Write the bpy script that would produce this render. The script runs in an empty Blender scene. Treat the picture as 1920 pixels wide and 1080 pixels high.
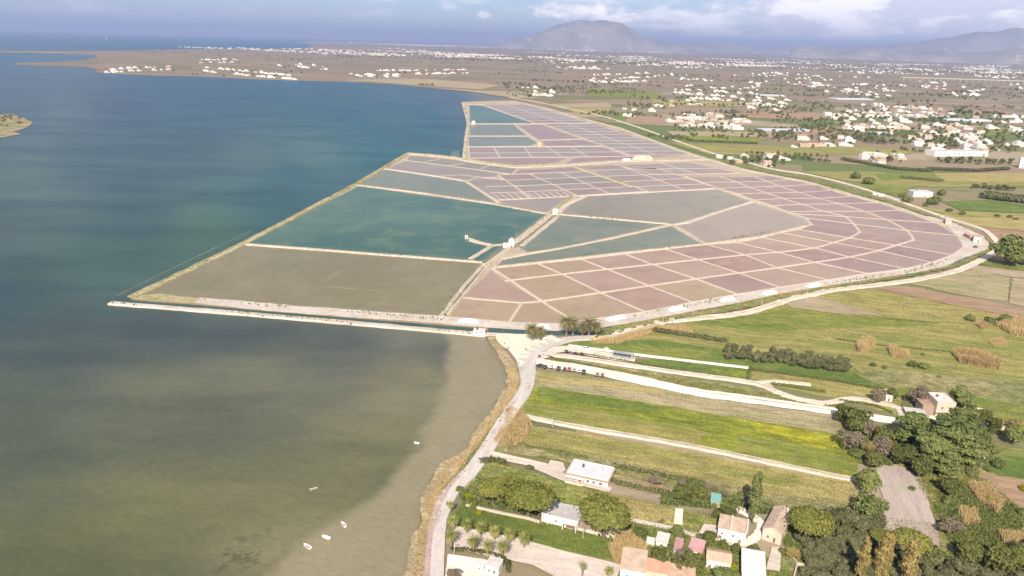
import bpy, bmesh, math, random
import numpy as np
from mathutils import Vector, Matrix
from mathutils.geometry import tessellate_polygon, delaunay_2d_cdt
R = math.radians
sc = bpy.context.scene
# ------------------------------------------------------------------ camera
CAM_H, FPX, PITCH, ROLL = 165.0, 1450.0, R(17.6), R(1.6)
hv = Vector((1, 0, 0)); fw = Vector((0, math.cos(PITCH), -math.sin(PITCH))); uv = Vector((0, math.sin(PITCH), math.cos(PITCH)))
rt = hv * math.cos(ROLL) + uv * math.sin(ROLL)
up = -hv * math.sin(ROLL) + uv * math.cos(ROLL)
cam = bpy.data.objects.new('camera', bpy.data.cameras.new('camera'))
sc.collection.objects.link(cam)
m = Matrix((rt, up, -fw)).transposed().to_4x4(); m.translation = (0, 0, CAM_H)
cam.matrix_world = m
cam.data.sensor_width = 36; cam.data.lens = 36 * FPX / 1920
cam.data.clip_start = 1; cam.data.clip_end = 200000
sc.camera = cam
# ------------------------------------------------------------------ sun, sky, exposure
SUN_EL, SUN_AZ = R(39), R(191.3)            # sun behind the camera; shadows run away from it, a little to the right
LD = Vector((math.sin(R(11.3)) * math.cos(SUN_EL), math.cos(R(11.3)) * math.cos(SUN_EL), -math.sin(SUN_EL)))
sun = bpy.data.objects.new('sun', bpy.data.lights.new('sun', 'SUN'))
sun.data.energy = 4.2; sun.data.angle = R(0.53); sun.data.color = (1, .925, .80)
sun.rotation_euler = LD.to_track_quat('-Z', 'Y').to_euler(); sc.collection.objects.link(sun)
sc.view_settings.view_transform = 'Standard'; sc.view_settings.look = 'None'
sc.view_settings.exposure = 1.0; sc.view_settings.gamma = 1
sc.cycles.use_denoising = True; sc.cycles.debug_use_spatial_splits = True; sc.cycles.max_bounces = 5; sc.cycles.volume_bounces = 0
sc.cycles.transparent_max_bounces = 8; sc.cycles.caustics_reflective = False; sc.cycles.caustics_refractive = False

def node(nt, typ, ins=None, **kw):
    n = nt.nodes.new(typ)
    for k, v in kw.items(): setattr(n, k, v)
    for k, v in (ins or {}).items():
        s = n.inputs[k]
        if isinstance(v, bpy.types.NodeSocket): nt.links.new(v, s)
        else: s.default_value = v
    return n
def mth(nt, op, a, b=0.0, c=0.0, clamp=False):
    n = nt.nodes.new('ShaderNodeMath'); n.operation = op; n.use_clamp = clamp
    for i, v in enumerate((a, b, c)):
        if isinstance(v, bpy.types.NodeSocket): nt.links.new(v, n.inputs[i])
        else: n.inputs[i].default_value = v
    return n.outputs[0]
def vmth(nt, op, a, b=(0, 0, 0)):
    n = nt.nodes.new('ShaderNodeVectorMath'); n.operation = op
    for i, v in enumerate((a, b)):
        if isinstance(v, bpy.types.NodeSocket): nt.links.new(v, n.inputs[i])
        else: n.inputs[i].default_value = v
    return n
def mix(nt, f, a, b, mode='MIX'):
    n = nt.nodes.new('ShaderNodeMix'); n.data_type = 'RGBA'; n.blend_type = mode
    for i, v in ((0, f), (6, a), (7, b)):
        if isinstance(v, bpy.types.NodeSocket): nt.links.new(v, n.inputs[i])
        elif i == 0: n.inputs[0].default_value = v
        else: n.inputs[i].default_value = (*v, 1) if len(v) == 3 else v
    return n.outputs[2]
def ramp(nt, f, lo, hi):                     # smooth 0..1 between lo and hi
    n = node(nt, 'ShaderNodeMapRange', {0: f, 1: lo, 2: hi}, interpolation_type='SMOOTHSTEP'); return n.outputs[0]
def noise(nt, vec, scale, detail=3, rough=.55):
    return node(nt, 'ShaderNodeTexNoise', {'Vector': vec, 'Scale': scale, 'Detail': detail, 'Roughness': rough}).outputs[0]

W = bpy.data.worlds.new('World'); sc.world = W; W.use_nodes = True
W.cycles.sampling_method = 'MANUAL'; W.cycles.sample_map_resolution = 256
nt = W.node_tree; nt.nodes.clear()
sky = node(nt, 'ShaderNodeTexSky', sky_type='NISHITA', sun_disc=False, sun_elevation=SUN_EL, sun_rotation=SUN_AZ, altitude=200, air_density=1.0, dust_density=.3, ozone_density=3.0)
dirv = node(nt, 'ShaderNodeTexCoord').outputs['Generated']
sep = node(nt, 'ShaderNodeSeparateXYZ', {0: dirv})
az = mth(nt, 'ARCTAN2', sep.outputs[0], sep.outputs[1]); el = sep.outputs[2]
st = vmth(nt, 'MULTIPLY', dirv, (1, 1, 3.2)).outputs[0]
nA = noise(nt, st, 9, 6, .62); nB = noise(nt, vmth(nt, 'ADD', st, (.03, .01, .035)).outputs[0], 9, 5, .62); nC = noise(nt, st, 26, 3, .6)
east = ramp(nt, mth(nt, 'ADD', mth(nt, 'MULTIPLY', sep.outputs[0], .98), mth(nt, 'MULTIPLY', sep.outputs[1], .17)), .24, .62)
fld = mth(nt, 'ADD', nA, mth(nt, 'MULTIPLY', east, .52))
fld = mth(nt, 'ADD', fld, mth(nt, 'MULTIPLY', nC, .12))
dens = ramp(nt, fld, .54, .84)
cumul = 0.0
def pdir(px, py):
    d = (fw + rt * ((px - 960) / FPX) + up * ((540 - py) / FPX)).normalized()
    return d
nE = mth(nt, 'MULTIPLY', mth(nt, 'SUBTRACT', noise(nt, dirv, 55, 5, .65), .5), 2.6)
for (px, py, rx, ry, k) in ((1075, 20, 95, 17, 1), (1165, 33, 75, 10, .95), (1040, 12, 40, 12, .6), (907, 28, 15, 7, .75), (1240, 50, 60, 8, .7), (880, 2, 40, 6, .45), (1310, 38, 95, 12, .6)):
    d = pdir(px, py); a0, e0 = math.atan2(d.x, d.y), d.z
    q = mth(nt, 'ADD', mth(nt, 'POWER', mth(nt, 'DIVIDE', mth(nt, 'SUBTRACT', az, a0), rx / FPX), 2), mth(nt, 'POWER', mth(nt, 'DIVIDE', mth(nt, 'SUBTRACT', el, e0), ry / FPX), 2))
    q = mth(nt, 'ADD', q, nE)
    cumul = mth(nt, 'MAXIMUM', cumul, mth(nt, 'MULTIPLY', ramp(nt, q, 1.3, .1), k))
dens = mth(nt, 'MAXIMUM', mth(nt, 'MULTIPLY', dens, ramp(nt, el, .004, .022)), cumul)
lit = mth(nt, 'MAXIMUM', mth(nt, 'MULTIPLY', ramp(nt, mth(nt, 'SUBTRACT', nA, nB), -.07, .12), .75), mth(nt, 'MULTIPLY', cumul, ramp(nt, nC, .25, .6)))
cloudc = mix(nt, lit, (4.7, 4.7, 5.4), (8.8, 8.2, 8.0))
skyc = mix(nt, 1.0, sky.outputs[0], (.43, .475, .61), 'MULTIPLY')
col = mix(nt, mth(nt, 'MULTIPLY', dens, .9), skyc, cloudc)
bg = node(nt, 'ShaderNodeBackground', {'Color': col, 'Strength': .1})
nt.links.new(bg.outputs[0], node(nt, 'ShaderNodeOutputWorld').inputs[0])

# ------------------------------------------------------------------ helpers
COL = sc.collection
ZL = 0.6                                     # the plain's height over the lagoon
rng = np.random.default_rng(7); random.seed(7)
def P(px, py, z=ZL, far=62000.):             # ground point seen at a photograph pixel
    d = fw + rt * ((px - 960) / FPX) + up * ((540 - py) / FPX)
    if d.z > -1e-6: t = 1e9
    else: t = (z - CAM_H) / d.z
    t = min(t, far)
    return Vector((d.x * t, d.y * t, z))
def mpp(p): return (Vector(p) - Vector((0, 0, CAM_H))).dot(fw) / FPX    # metres per photograph pixel there
def project(X, Y, Z):
    x, y, z = X, Y, Z - CAM_H
    d = x * fw.x + y * fw.y + z * fw.z; d = np.where(d < 1, 1, d)
    return 960 + FPX * (x * rt.x + y * rt.y + z * rt.z) / d, 540 - FPX * (x * up.x + y * up.y + z * up.z) / d
def tag(o, label=None, cat=None, group=None, kind=None):
    for k, v in (('label', label), ('category', cat), ('group', group), ('kind', kind)):
        if v: o[k] = v
    return o
def link(name, me, parent=None, loc=None):
    o = bpy.data.objects.new(name, me); COL.objects.link(o)
    if parent: o.parent = parent
    if loc is not None: o.location = loc
    return o
def empty(name, loc, rz=0, s=1):
    o = bpy.data.objects.new(name, None); COL.objects.link(o); o.empty_display_size = .1
    o.location = loc; o.rotation_euler = (0, 0, rz); o.scale = (s, s, s) if not isinstance(s, tuple) else s
    return o
def arrmesh(name, V, F, mats, mi=None, tint=None, smooth=False):
    V = np.asarray(V, np.float32); F = np.asarray(F, np.int32); k = F.shape[1]
    me = bpy.data.meshes.new(name)
    me.vertices.add(len(V)); me.vertices.foreach_set('co', V.ravel())
    me.loops.add(F.size); me.loops.foreach_set('vertex_index', F.ravel())
    me.polygons.add(len(F)); me.polygons.foreach_set('loop_start', np.arange(0, F.size, k, dtype=np.int32))
    me.polygons.foreach_set('loop_total', np.full(len(F), k, np.int32))
    for mt_ in mats: me.materials.append(mt_)
    if mi is not None: me.polygons.foreach_set('material_index', np.asarray(mi, np.int32))
    if tint is not None:
        a = me.attributes.new('tint', 'FLOAT', 'FACE'); a.data.foreach_set('value', np.asarray(tint, np.float32))
    if smooth: me.polygons.foreach_set('use_smooth', np.ones(len(F), bool))
    me.update(calc_edges=True); me.validate(); return me
class MB:
    def __init__(s): s.v, s.f, s.m = [], [], []
    def add(s, V, F, m=0):
        b = len(s.v); s.v += [tuple(x) for x in V]; s.f += [tuple(b + i for i in f) for f in F]; s.m += [m] * len(F); return s
    def box(s, x0, x1, y0, y1, z0, z1, m=0, tx=0, ty=0):
        V = [(x0, y0, z0), (x1, y0, z0), (x1, y1, z0), (x0, y1, z0), (x0 + tx, y0 + ty, z1), (x1 - tx, y0 + ty, z1), (x1 - tx, y1 - ty, z1), (x0 + tx, y1 - ty, z1)]
        return s.add(V, [(3, 2, 1, 0), (4, 5, 6, 7), (0, 1, 5, 4), (1, 2, 6, 5), (2, 3, 7, 6), (3, 0, 4, 7)], m)
    def tube(s, pts, rad, n=8, m=0, cap=True):
        pts = [Vector(p) for p in pts]; rad = rad if isinstance(rad, (list, tuple)) else [rad] * len(pts)
        V, F = [], []
        for i, p in enumerate(pts):
            d = (pts[min(i + 1, len(pts) - 1)] - pts[max(i - 1, 0)]).normalized()
            a = d.orthogonal().normalized() if abs(d.z) < .99 else Vector((1, 0, 0)); b = d.cross(a)
            V += [p + (a * math.cos(2 * math.pi * k / n) + b * math.sin(2 * math.pi * k / n)) * rad[i] for k in range(n)]
        for i in range(len(pts) - 1):
            for k in range(n): F.append((i * n + k, i * n + (k + 1) % n, (i + 1) * n + (k + 1) % n, (i + 1) * n + k))
        if cap: F += [tuple(range(n - 1, -1, -1)), tuple((len(pts) - 1) * n + k for k in range(n))]
        return s.add(V, F, m)
    def prism(s, prof, y0, y1, m=0, inset=0.0):          # profile in xz pushed along y
        n = len(prof); V = [(x, y0, z) for x, z in prof] + [(x, y1, z) for x, z in prof]
        F = [tuple(range(n)), tuple(range(2 * n - 1, n - 1, -1))] + [(i, i + n, (i + 1) % n + n, (i + 1) % n) for i in range(n)]
        return s.add(V, F, m)
    def mesh(s, name, mats, smooth=False):
        me = bpy.data.meshes.new(name); me.from_pydata(s.v, [], s.f)
        for q in (mats if isinstance(mats, (list, tuple)) else [mats]): me.materials.append(q)
        me.polygons.foreach_set('material_index', s.m)
        if smooth: me.polygons.foreach_set('use_smooth', np.ones(len(s.f), bool))
        bm = bmesh.new(); bm.from_mesh(me); bmesh.ops.recalc_face_normals(bm, faces=bm.faces); bm.to_mesh(me); bm.free()
        me.update(); return me
    def build(s, name, mats, parent=None, loc=None, smooth=False): return link(name, s.mesh(name, mats, smooth), parent, loc)
def copy_tree(o, parent=None):
    c = o.copy(); COL.objects.link(c)
    if parent: c.parent = parent
    for ch in KIDS.get(o.name, []) or [k for k in o.children]: copy_tree(ch, c)
    return c
KIDS = {}
def smoothline(pts, n=6):                    # Catmull-Rom
    p = [Vector(q) for q in pts]
    if len(p) < 3: return p
    out = []
    for i in range(len(p) - 1):
        a, b, c, d = p[max(i - 1, 0)], p[i], p[i + 1], p[min(i + 2, len(p) - 1)]
        for k in range(n):
            t = k / n; out.append(.5 * ((2 * b) + (c - a) * t + (2 * a - 5 * b + 4 * c - d) * t * t + (3 * b - a - 3 * c + d) * t ** 3))
    out.append(p[-1]); return out
def resample(pts, step, amp=0, seed=0, closed=False):
    r = random.Random(seed); out = []; n = len(pts)
    for i in range(n if closed else n - 1):
        a, b = Vector(pts[i]), Vector(pts[(i + 1) % n]); L = (b - a).length; k = max(1, int(L / step))
        nrm = Vector((-(b - a).y, (b - a).x, 0)).normalized() if L > 0 else Vector()
        for j in range(k):
            q = a.lerp(b, j / k); out.append(q + nrm * (r.uniform(-amp, amp) if (j or closed) else 0))
    if not closed: out.append(Vector(pts[-1]))
    return out
def grade(lo, hi, d0, d1, step):             # fine spacing between d0 and d1, growing outwards
    a = list(np.arange(d0, d1 + .1, step)); s = step
    while a[-1] < hi: s *= 1.25; a.append(a[-1] + s)
    s = step; b = []
    q = d0
    while q > lo: s *= 1.25; q -= s; b.append(q)
    return np.array(b[::-1] + a)
def sheet(name, pts, z, mat, thick=.5, kind='structure', rough=None, label=None):
    pts = [Vector((p[0], p[1], 0)) for p in pts]
    if rough: pts = resample(pts, rough[0], rough[1], len(pts), True)
    n = len(pts)
    if n > 14:                                # well-shaped triangles: a graded set of inner points, then a constrained Delaunay fill
        xs, ys = np.array([p.x for p in pts]), np.array([p.y for p in pts])
        def inside(qx, qy):
            c = np.zeros(qx.shape, bool); j = n - 1
            for i in range(n):
                if ys[i] != ys[j]: c ^= ((ys[i] > qy) != (ys[j] > qy)) & (qx < (xs[j] - xs[i]) * (qy - ys[i]) / (ys[j] - ys[i]) + xs[i])
                j = i
            return c
        ext = max(np.ptp(xs), np.ptp(ys))
        if ext > 20000: ax, ay = grade(-60000, 64000, -1000, 2500, 70), grade(-2900, 60000, 100, 3500, 70)
        else: k_ = max(ext / 40, 6); ax, ay = np.arange(xs.min(), xs.max(), k_) + k_ / 3, np.arange(ys.min(), ys.max(), k_) + k_ / 3
        qx, qy = np.meshgrid(ax, ay); qx, qy = qx.ravel(), qy.ravel(); ok = inside(qx, qy)
        vin = [Vector((p.x, p.y)) for p in pts] + [Vector((a_, b_)) for a_, b_ in zip(qx[ok], qy[ok])]
        vo, _, fo, _, _, _ = delaunay_2d_cdt(vin, [(i, (i + 1) % n) for i in range(n)], [], 1, 1e-4)
        V = [(p.x, p.y, z) for p in vo]; F = [tuple(f) for f in fo]; b0 = len(V)
        V += [(p.x, p.y, z) for p in pts] + [(p.x, p.y, z - thick) for p in pts]
        F += [(b0 + i, b0 + (i + 1) % n, b0 + (i + 1) % n + n, b0 + i + n) for i in range(n)]
    else:
        V = [(p.x, p.y, z) for p in pts] + [(p.x, p.y, z - thick) for p in pts]
        F = [tuple(t) for t in tessellate_polygon([pts])] + [(i, (i + 1) % n, (i + 1) % n + n, i + n) for i in range(n)]
    mb = MB(); mb.add(V, F); o = mb.build(name, mat)
    me = o.data
    bm = bmesh.new(); bm.from_mesh(me)
    for f in bm.faces:
        if abs(f.normal.z) > .9 and f.normal.z < 0: f.normal_flip()
    bm.to_mesh(me); bm.free()
    return tag(o, label, None, None, kind)
def px(pts, z=ZL): return [P(x, y, z) for x, y in pts]
def strip(name, pts, w, z0, z1, mat, jit=.12, step=8, batter=.7, kind='structure', seed=1, label=None):
    """earth bank or road: trapezoid section along a world polyline"""
    r = random.Random(seed); pts = resample(pts, step); V, F = [], []; n = len(pts)
    ws = w if isinstance(w, (list, tuple)) else [w]
    for i, p in enumerate(pts):
        d = (pts[min(i + 1, n - 1)] - pts[max(i - 1, 0)]); d.z = 0; d.normalize(); q = Vector((-d.y, d.x, 0))
        t = i / max(1, n - 1) * (len(ws) - 1); k = min(int(t), len(ws) - 1); ww = ws[k] + (ws[min(k + 1, len(ws) - 1)] - ws[k]) * (t - k)
        a, b = ww / 2 * (1 + r.uniform(-jit, jit)), ww / 2 * (1 + r.uniform(-jit, jit))
        for off, z in ((-a - batter, z0), (-a, z1), (b, z1), (b + batter, z0)):
            v = p + q * off; V.append((v.x, v.y, z + (r.uniform(-.05, .05) * (z1 - z0) if z == z1 else 0)))
    for i in range(n - 1):
        for k in range(3): F.append((i * 4 + k, (i + 1) * 4 + k, (i + 1) * 4 + k + 1, i * 4 + k + 1))
    F += [(0, 1, 2, 3), tuple((n - 1) * 4 + k for k in (3, 2, 1, 0))]
    o = MB().add(V, F).build(name, mat); o.data.attributes.new('depth', 'FLOAT', 'POINT').data.foreach_set('value', np.ones(len(o.data.vertices), np.float32))
    return tag(o, label, None, None, kind)

# ------------------------------------------------------------------ materials
MT = {}
def newmat(name):
    mt = bpy.data.materials.new(name); mt.use_nodes = True; mt.node_tree.nodes.clear(); MT[name] = mt
    return mt, mt.node_tree
def finish(nt, col, rough=.9, bump=None, spec=.3, bstr=.5, bdist=.3):
    ins = {'Base Color': col, 'Roughness': rough, 'Specular IOR Level': spec}
    if bump is not None: ins['Normal'] = node(nt, 'ShaderNodeBump', {'Height': bump, 'Strength': bstr, 'Distance': bdist}).outputs[0]
    b = node(nt, 'ShaderNodeBsdfPrincipled', ins)
    nt.links.new(b.outputs[0], node(nt, 'ShaderNodeOutputMaterial').inputs[0]); return b
def ground(name, c1, c2, c3=None, s1=.02, s2=.22, ang=0, stretch=1, rows=None, fine=.3, f3=.5, bump=.25):
    """soil / crop: two tones in large patches, a third in streaks along the rows, fine speckle, optional planted rows (period, colour, amount)"""
    mt, nt = newmat(name)
    pos = node(nt, 'ShaderNodeNewGeometry').outputs['Position']
    rv = node(nt, 'ShaderNodeVectorRotate', {'Vector': pos, 'Angle': -ang}, rotation_type='Z_AXIS').outputs[0]
    sv = vmth(nt, 'MULTIPLY', rv, (1 / stretch, 1, 1)).outputs[0]
    c = mix(nt, ramp(nt, noise(nt, sv, s1, 5, .6), .36, .64), c1, c2)
    if c3: c = mix(nt, mth(nt, 'MULTIPLY', ramp(nt, noise(nt, vmth(nt, 'ADD', sv, (71, 13, 0)).outputs[0], s2, 4, .65), .45, .68), f3), c, c3)
    if rows:
        per, rc, amt = rows
        y = node(nt, 'ShaderNodeSeparateXYZ', {0: rv}).outputs[1]
        y = mth(nt, 'ADD', y, mth(nt, 'MULTIPLY', noise(nt, pos, .15, 2), per * .5))
        w = mth(nt, 'ADD', mth(nt, 'MULTIPLY', mth(nt, 'SINE', mth(nt, 'MULTIPLY', y, 2 * math.pi / per)), .5), .5)
        w = mth(nt, 'MULTIPLY', ramp(nt, w, .35, .8), mth(nt, 'MULTIPLY', ramp(nt, noise(nt, pos, .12, 3), .25, .6), amt))
        c = mix(nt, w, c, rc)
    fn = noise(nt, pos, 1.1, 6, .75)
    c = mix(nt, 1.0, c, mix(nt, ramp(nt, fn, .3, .7), (1 - fine,) * 3, (1 + fine,) * 3), 'MULTIPLY')
    md = noise(nt, vmth(nt, 'ADD', sv, (5, 90, 3)).outputs[0], .38, 5, .7)
    c = mix(nt, 1.0, c, mix(nt, ramp(nt, md, .34, .66), (1 - fine * .75,) * 3, (1 + fine * .75,) * 3), 'MULTIPLY')
    finish(nt, c, .95, fn, .15, .6, bump)
    return mt
def plain(name, c, rough=.8, var=.12, scale=.8, spec=.3, metal=0):
    mt, nt = newmat(name)
    pos = node(nt, 'ShaderNodeNewGeometry').outputs['Position']
    rnd = node(nt, 'ShaderNodeObjectInfo').outputs['Random']
    n = mth(nt, 'ADD', mth(nt, 'MULTIPLY', noise(nt, pos, scale, 5, .7), .8), mth(nt, 'MULTIPLY', rnd, .3))
    cc = mix(nt, ramp(nt, n, .25, .85), tuple(x * (1 - var) for x in c), tuple(min(.92, x * (1 + var)) for x in c))
    b = finish(nt, cc, rough, None, spec); b.inputs['Metallic'].default_value = metal
    return mt
def leafmat(name, dark, light, trans=.2):
    mt, nt = newmat(name)
    t = node(nt, 'ShaderNodeAttribute', attribute_name='tint').outputs['Fac']
    rnd = node(nt, 'ShaderNodeObjectInfo').outputs['Random']
    f = mth(nt, 'ADD', mth(nt, 'MULTIPLY', t, .75), mth(nt, 'MULTIPLY', rnd, .3), clamp=True)
    c = mix(nt, f, dark, light)
    d = node(nt, 'ShaderNodeBsdfDiffuse', {'Color': c}); tr = node(nt, 'ShaderNodeBsdfTranslucent', {'Color': c})
    mx = node(nt, 'ShaderNodeMixShader', {0: trans, 1: d.outputs[0], 2: tr.outputs[0]})
    nt.links.new(mx.outputs[0], node(nt, 'ShaderNodeOutputMaterial').inputs[0]); return mt
def water(name, c1, c2, rough=.2, s=.012, c3=None, spec=.5, crust=False):
    mt, nt = newmat(name)
    pos = node(nt, 'ShaderNodeNewGeometry').outputs['Position']
    rnd = node(nt, 'ShaderNodeObjectInfo').outputs['Random']
    off = node(nt, 'ShaderNodeCombineXYZ', {0: mth(nt, 'MULTIPLY', rnd, 900), 2: mth(nt, 'MULTIPLY', rnd, 50)}).outputs[0]
    pv = vmth(nt, 'ADD', pos, off).outputs[0]
    f = mth(nt, 'ADD', mth(nt, 'MULTIPLY', ramp(nt, noise(nt, pv, s, 5, .62), .35, .65), .7), mth(nt, 'MULTIPLY', rnd, .3), clamp=True)
    c = mix(nt, f, c1, c2)
    if c3: c = mix(nt, mth(nt, 'MULTIPLY', ramp(nt, noise(nt, pv, s * 2.6, 6, .7), .46, .66), .8), c, c3)
    wr = node(nt, 'ShaderNodeVectorRotate', {'Vector': pos, 'Angle': R(24)}, rotation_type='Z_AXIS').outputs[0]
    ws = noise(nt, vmth(nt, 'MULTIPLY', wr, (.35, 1, 1)).outputs[0], .3, 5, .75)
    c = mix(nt, 1.0, c, mix(nt, ramp(nt, ws, .3, .7), (.93, .93, .93), (1.07, 1.07, 1.07)), 'MULTIPLY')
    ed = node(nt, 'ShaderNodeAttribute', attribute_name='depth').outputs['Fac']
    sh = ramp(nt, mth(nt, 'ADD', ed, mth(nt, 'MULTIPLY', mth(nt, 'SUBTRACT', noise(nt, pos, .22, 5, .7), .5), 1.3)), .55, -.05)
    c = mix(nt, mth(nt, 'MULTIPLY', sh, .55 if crust else .4), c, (.40, .32, .25) if crust else (.24, .21, .15))
    if crust: c = mix(nt, mth(nt, 'MULTIPLY', ramp(nt, noise(nt, pv, .055, 6, .68), .66, .74), .65), c, (.42, .33, .27))
    b = finish(nt, c, rough + .1, noise(nt, pos, .6, 3), spec * .2, .2, .25); b.inputs['IOR'].default_value = 1.33
    return mt
# ------------------------------------------------------------------ the lagoon and the open sea
gx, gy = grade(-70000, 70000, -1100, 420, 14), grade(-70000, 72000, 120, 2300, 14)
X, Y = np.meshgrid(gx, gy); X, Y = X.ravel(), Y.ravel()
PX, PY = project(X, Y, 0.0)
hid = Y < 60
anch = [  # what the water and its bed look like (bed sand, weed, depth) at places in the lagoon
 (780, 700, .115, .112, .075), (700, 870, .10, .10, .06), (300, 950, .082, .086, .05), (100, 1050, .066, .072, .042), (600, 1060, .15, .135, .085), (560, 950, .10, .10, .06), (0, 800, .05, .062, .046),
 (300, 720, .075, .082, .058), (500, 690, .08, .085, .062), (300, 610, .042, .054, .056), (480, 622, .05, .06, .058), (650, 640, .058, .066, .06), (120, 650, .042, .056, .052), (810, 645, .08, .084, .07), (20, 540, .03, .052, .06), (200, 500, .036, .062, .064), (380, 440, .05, .082, .068),
 (270, 400, .032, .056, .07), (0, 430, .045, .058, .074), (60, 340, .06, .076, .09), (500, 370, .028, .06, .078), (150, 300, .034, .056, .08), (350, 290, .036, .06, .085), (480, 296, .055, .08, .095), (590, 290, .05, .082, .10), (550, 330, .022, .06, .088), (700, 270, .016, .064, .092),
 (800, 220, .014, .06, .09), (640, 200, .016, .052, .085), (400, 220, .024, .05, .085), (200, 200, .034, .05, .088), (50, 160, .045, .058, .095), (130, 205, .055, .07, .098), (400, 170, .02, .046, .082), (850, 185, .035, .056, .095), (910, 183, .11, .10, .12),
 (100, 110, .065, .08, .12), (0, 80, .006, .06, .14), (300, 75, .005, .06, .14), (600, 80, .006, .06, .14), (0, 66, .005, .06, .14), (450, 86, .006, .06, .14), (1500, 95, .03, .05, .10)]
A = np.array(anch); cx_, cy_ = np.clip(PX, -600, 2500), np.clip(PY, 60, 1500)
w_ = 1.0 / ((((cx_[:, None] - A[None, :, 0]) / 1.5) ** 2 + (cy_[:, None] - A[None, :, 1]) ** 2 + 400) ** 1.6)
bed = (w_ @ A[:, 2:]) / w_.sum(1)[:, None] * np.array([1.1, 1.12, 1.0]); deep = np.clip((620 - PY) / 120, 0, 1)[:, None]; bed *= 1 + deep * (np.array([.88, 1.02, .78]) - 1); bed *= 1 + np.clip((PY - 600) / 100, 0, 1)[:, None] * (np.array([1.1, 1.05, 1.0]) - 1); bed[hid] = (.09, .09, .06)
def segdist(px_, py_, pl):
    best = np.full(px_.shape, 1e9); side = np.zeros(px_.shape)
    for (ax, ay), (bx, by) in zip(pl[:-1], pl[1:]):
        dx, dy = bx - ax, by - ay; t = np.clip(((px_ - ax) * dx + (py_ - ay) * dy) / (dx * dx + dy * dy), 0, 1)
        d = np.hypot(px_ - ax - t * dx, py_ - ay - t * dy); s = np.sign(dx * (py_ - ay) - dy * (px_ - ax))
        side = np.where(d < best, s, side); best = np.minimum(d, best)
    return best * side
edge = [tuple(P(a, b, 0).xy) for a, b in ((838, 560), (838, 640), (834, 720), (800, 800), (770, 850), (700, 925), (625, 975), (540, 1040), (430, 1140))]
sdf = segdist(X, Y, edge); sdf[Y > P(838, 615, 0).y] = -60
wd = np.hypot((X - P(468, 1035, 0).x) / 1.0, (Y - P(468, 1035, 0).y) / 1.4)
nx, ny = len(gx), len(gy)
I = np.arange(nx * ny).reshape(ny, nx)
F = np.stack([I[:-1, :-1], I[:-1, 1:], I[1:, 1:], I[1:, :-1]], -1).reshape(-1, 4)
mt, nt = newmat('lagoon_water')
pos = node(nt, 'ShaderNodeNewGeometry').outputs['Position']
bedc = node(nt, 'ShaderNodeAttribute', attribute_name='bed').outputs['Color']
sd = node(nt, 'ShaderNodeAttribute', attribute_name='shelf').outputs['Fac']
wv = node(nt, 'ShaderNodeAttribute', attribute_name='weed').outputs['Fac']
strv = vmth(nt, 'MULTIPLY', pos, (.45, 1, 1)).outputs[0]
c = mix(nt, 1, bedc, mix(nt, ramp(nt, noise(nt, strv, .011, 7, .68), .34, .66), (.78, .82, .86), (1.24, 1.2, 1.15)), 'MULTIPLY')
c = mix(nt, mth(nt, 'MULTIPLY', ramp(nt, noise(nt, strv, .03, 5, .65), .55, .75), .3), c, mix(nt, 1, c, (.7, .72, .7), 'MULTIPLY'))
sandf = ramp(nt, mth(nt, 'ADD', sd, mth(nt, 'MULTIPLY', mth(nt, 'SUBTRACT', noise(nt, pos, .05, 4), .5), 14)), -3, 5)
c = mix(nt, mth(nt, 'MULTIPLY', sandf, .9), c, mix(nt, noise(nt, pos, .06, 5), (.195, .168, .10), (.245, .21, .135)))
wm = mth(nt, 'MULTIPLY', ramp(nt, wv, 15, 2), ramp(nt, noise(nt, pos, .16, 5, .7), .50, .60))
c = mix(nt, mth(nt, 'MULTIPLY', wm, .85), c, (.028, .028, .018))
wvl = noise(nt, vmth(nt, 'MULTIPLY', node(nt, 'ShaderNodeVectorRotate', {'Vector': pos, 'Angle': R(24)}, rotation_type='Z_AXIS').outputs[0], (.4, 1, 1)).outputs[0], .55, 5, .75)
c = mix(nt, 1, c, mix(nt, ramp(nt, wvl, .3, .7), (.91, .91, .91), (1.09, 1.09, 1.09)), 'MULTIPLY')
spk = mth(nt, 'MULTIPLY', ramp(nt, wv, 130, 40), ramp(nt, noise(nt, pos, .11, 3, .6), .70, .74))
c = mix(nt, mth(nt, 'MULTIPLY', spk, .6), c, (.035, .035, .02))
b = finish(nt, c, .32, noise(nt, pos, .3, 4), .14, .5, .5); b.inputs['IOR'].default_value = 1.33
me = arrmesh('lagoon', np.stack([X, Y, np.zeros_like(X)], -1), F, [mt])
a = me.attributes.new('bed', 'FLOAT_COLOR', 'POINT'); a.data.foreach_set('color', np.concatenate([bed, np.ones((len(bed), 1))], 1).astype(np.float32).ravel())
me.attributes.new('shelf', 'FLOAT', 'POINT').data.foreach_set('value', sdf.astype(np.float32))
me.attributes.new('weed', 'FLOAT', 'POINT').data.foreach_set('value', wd.astype(np.float32))
tag(link('sea_water', me), 'shallow lagoon water, olive over sand near the shore and blue further out', kind='structure')

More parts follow.
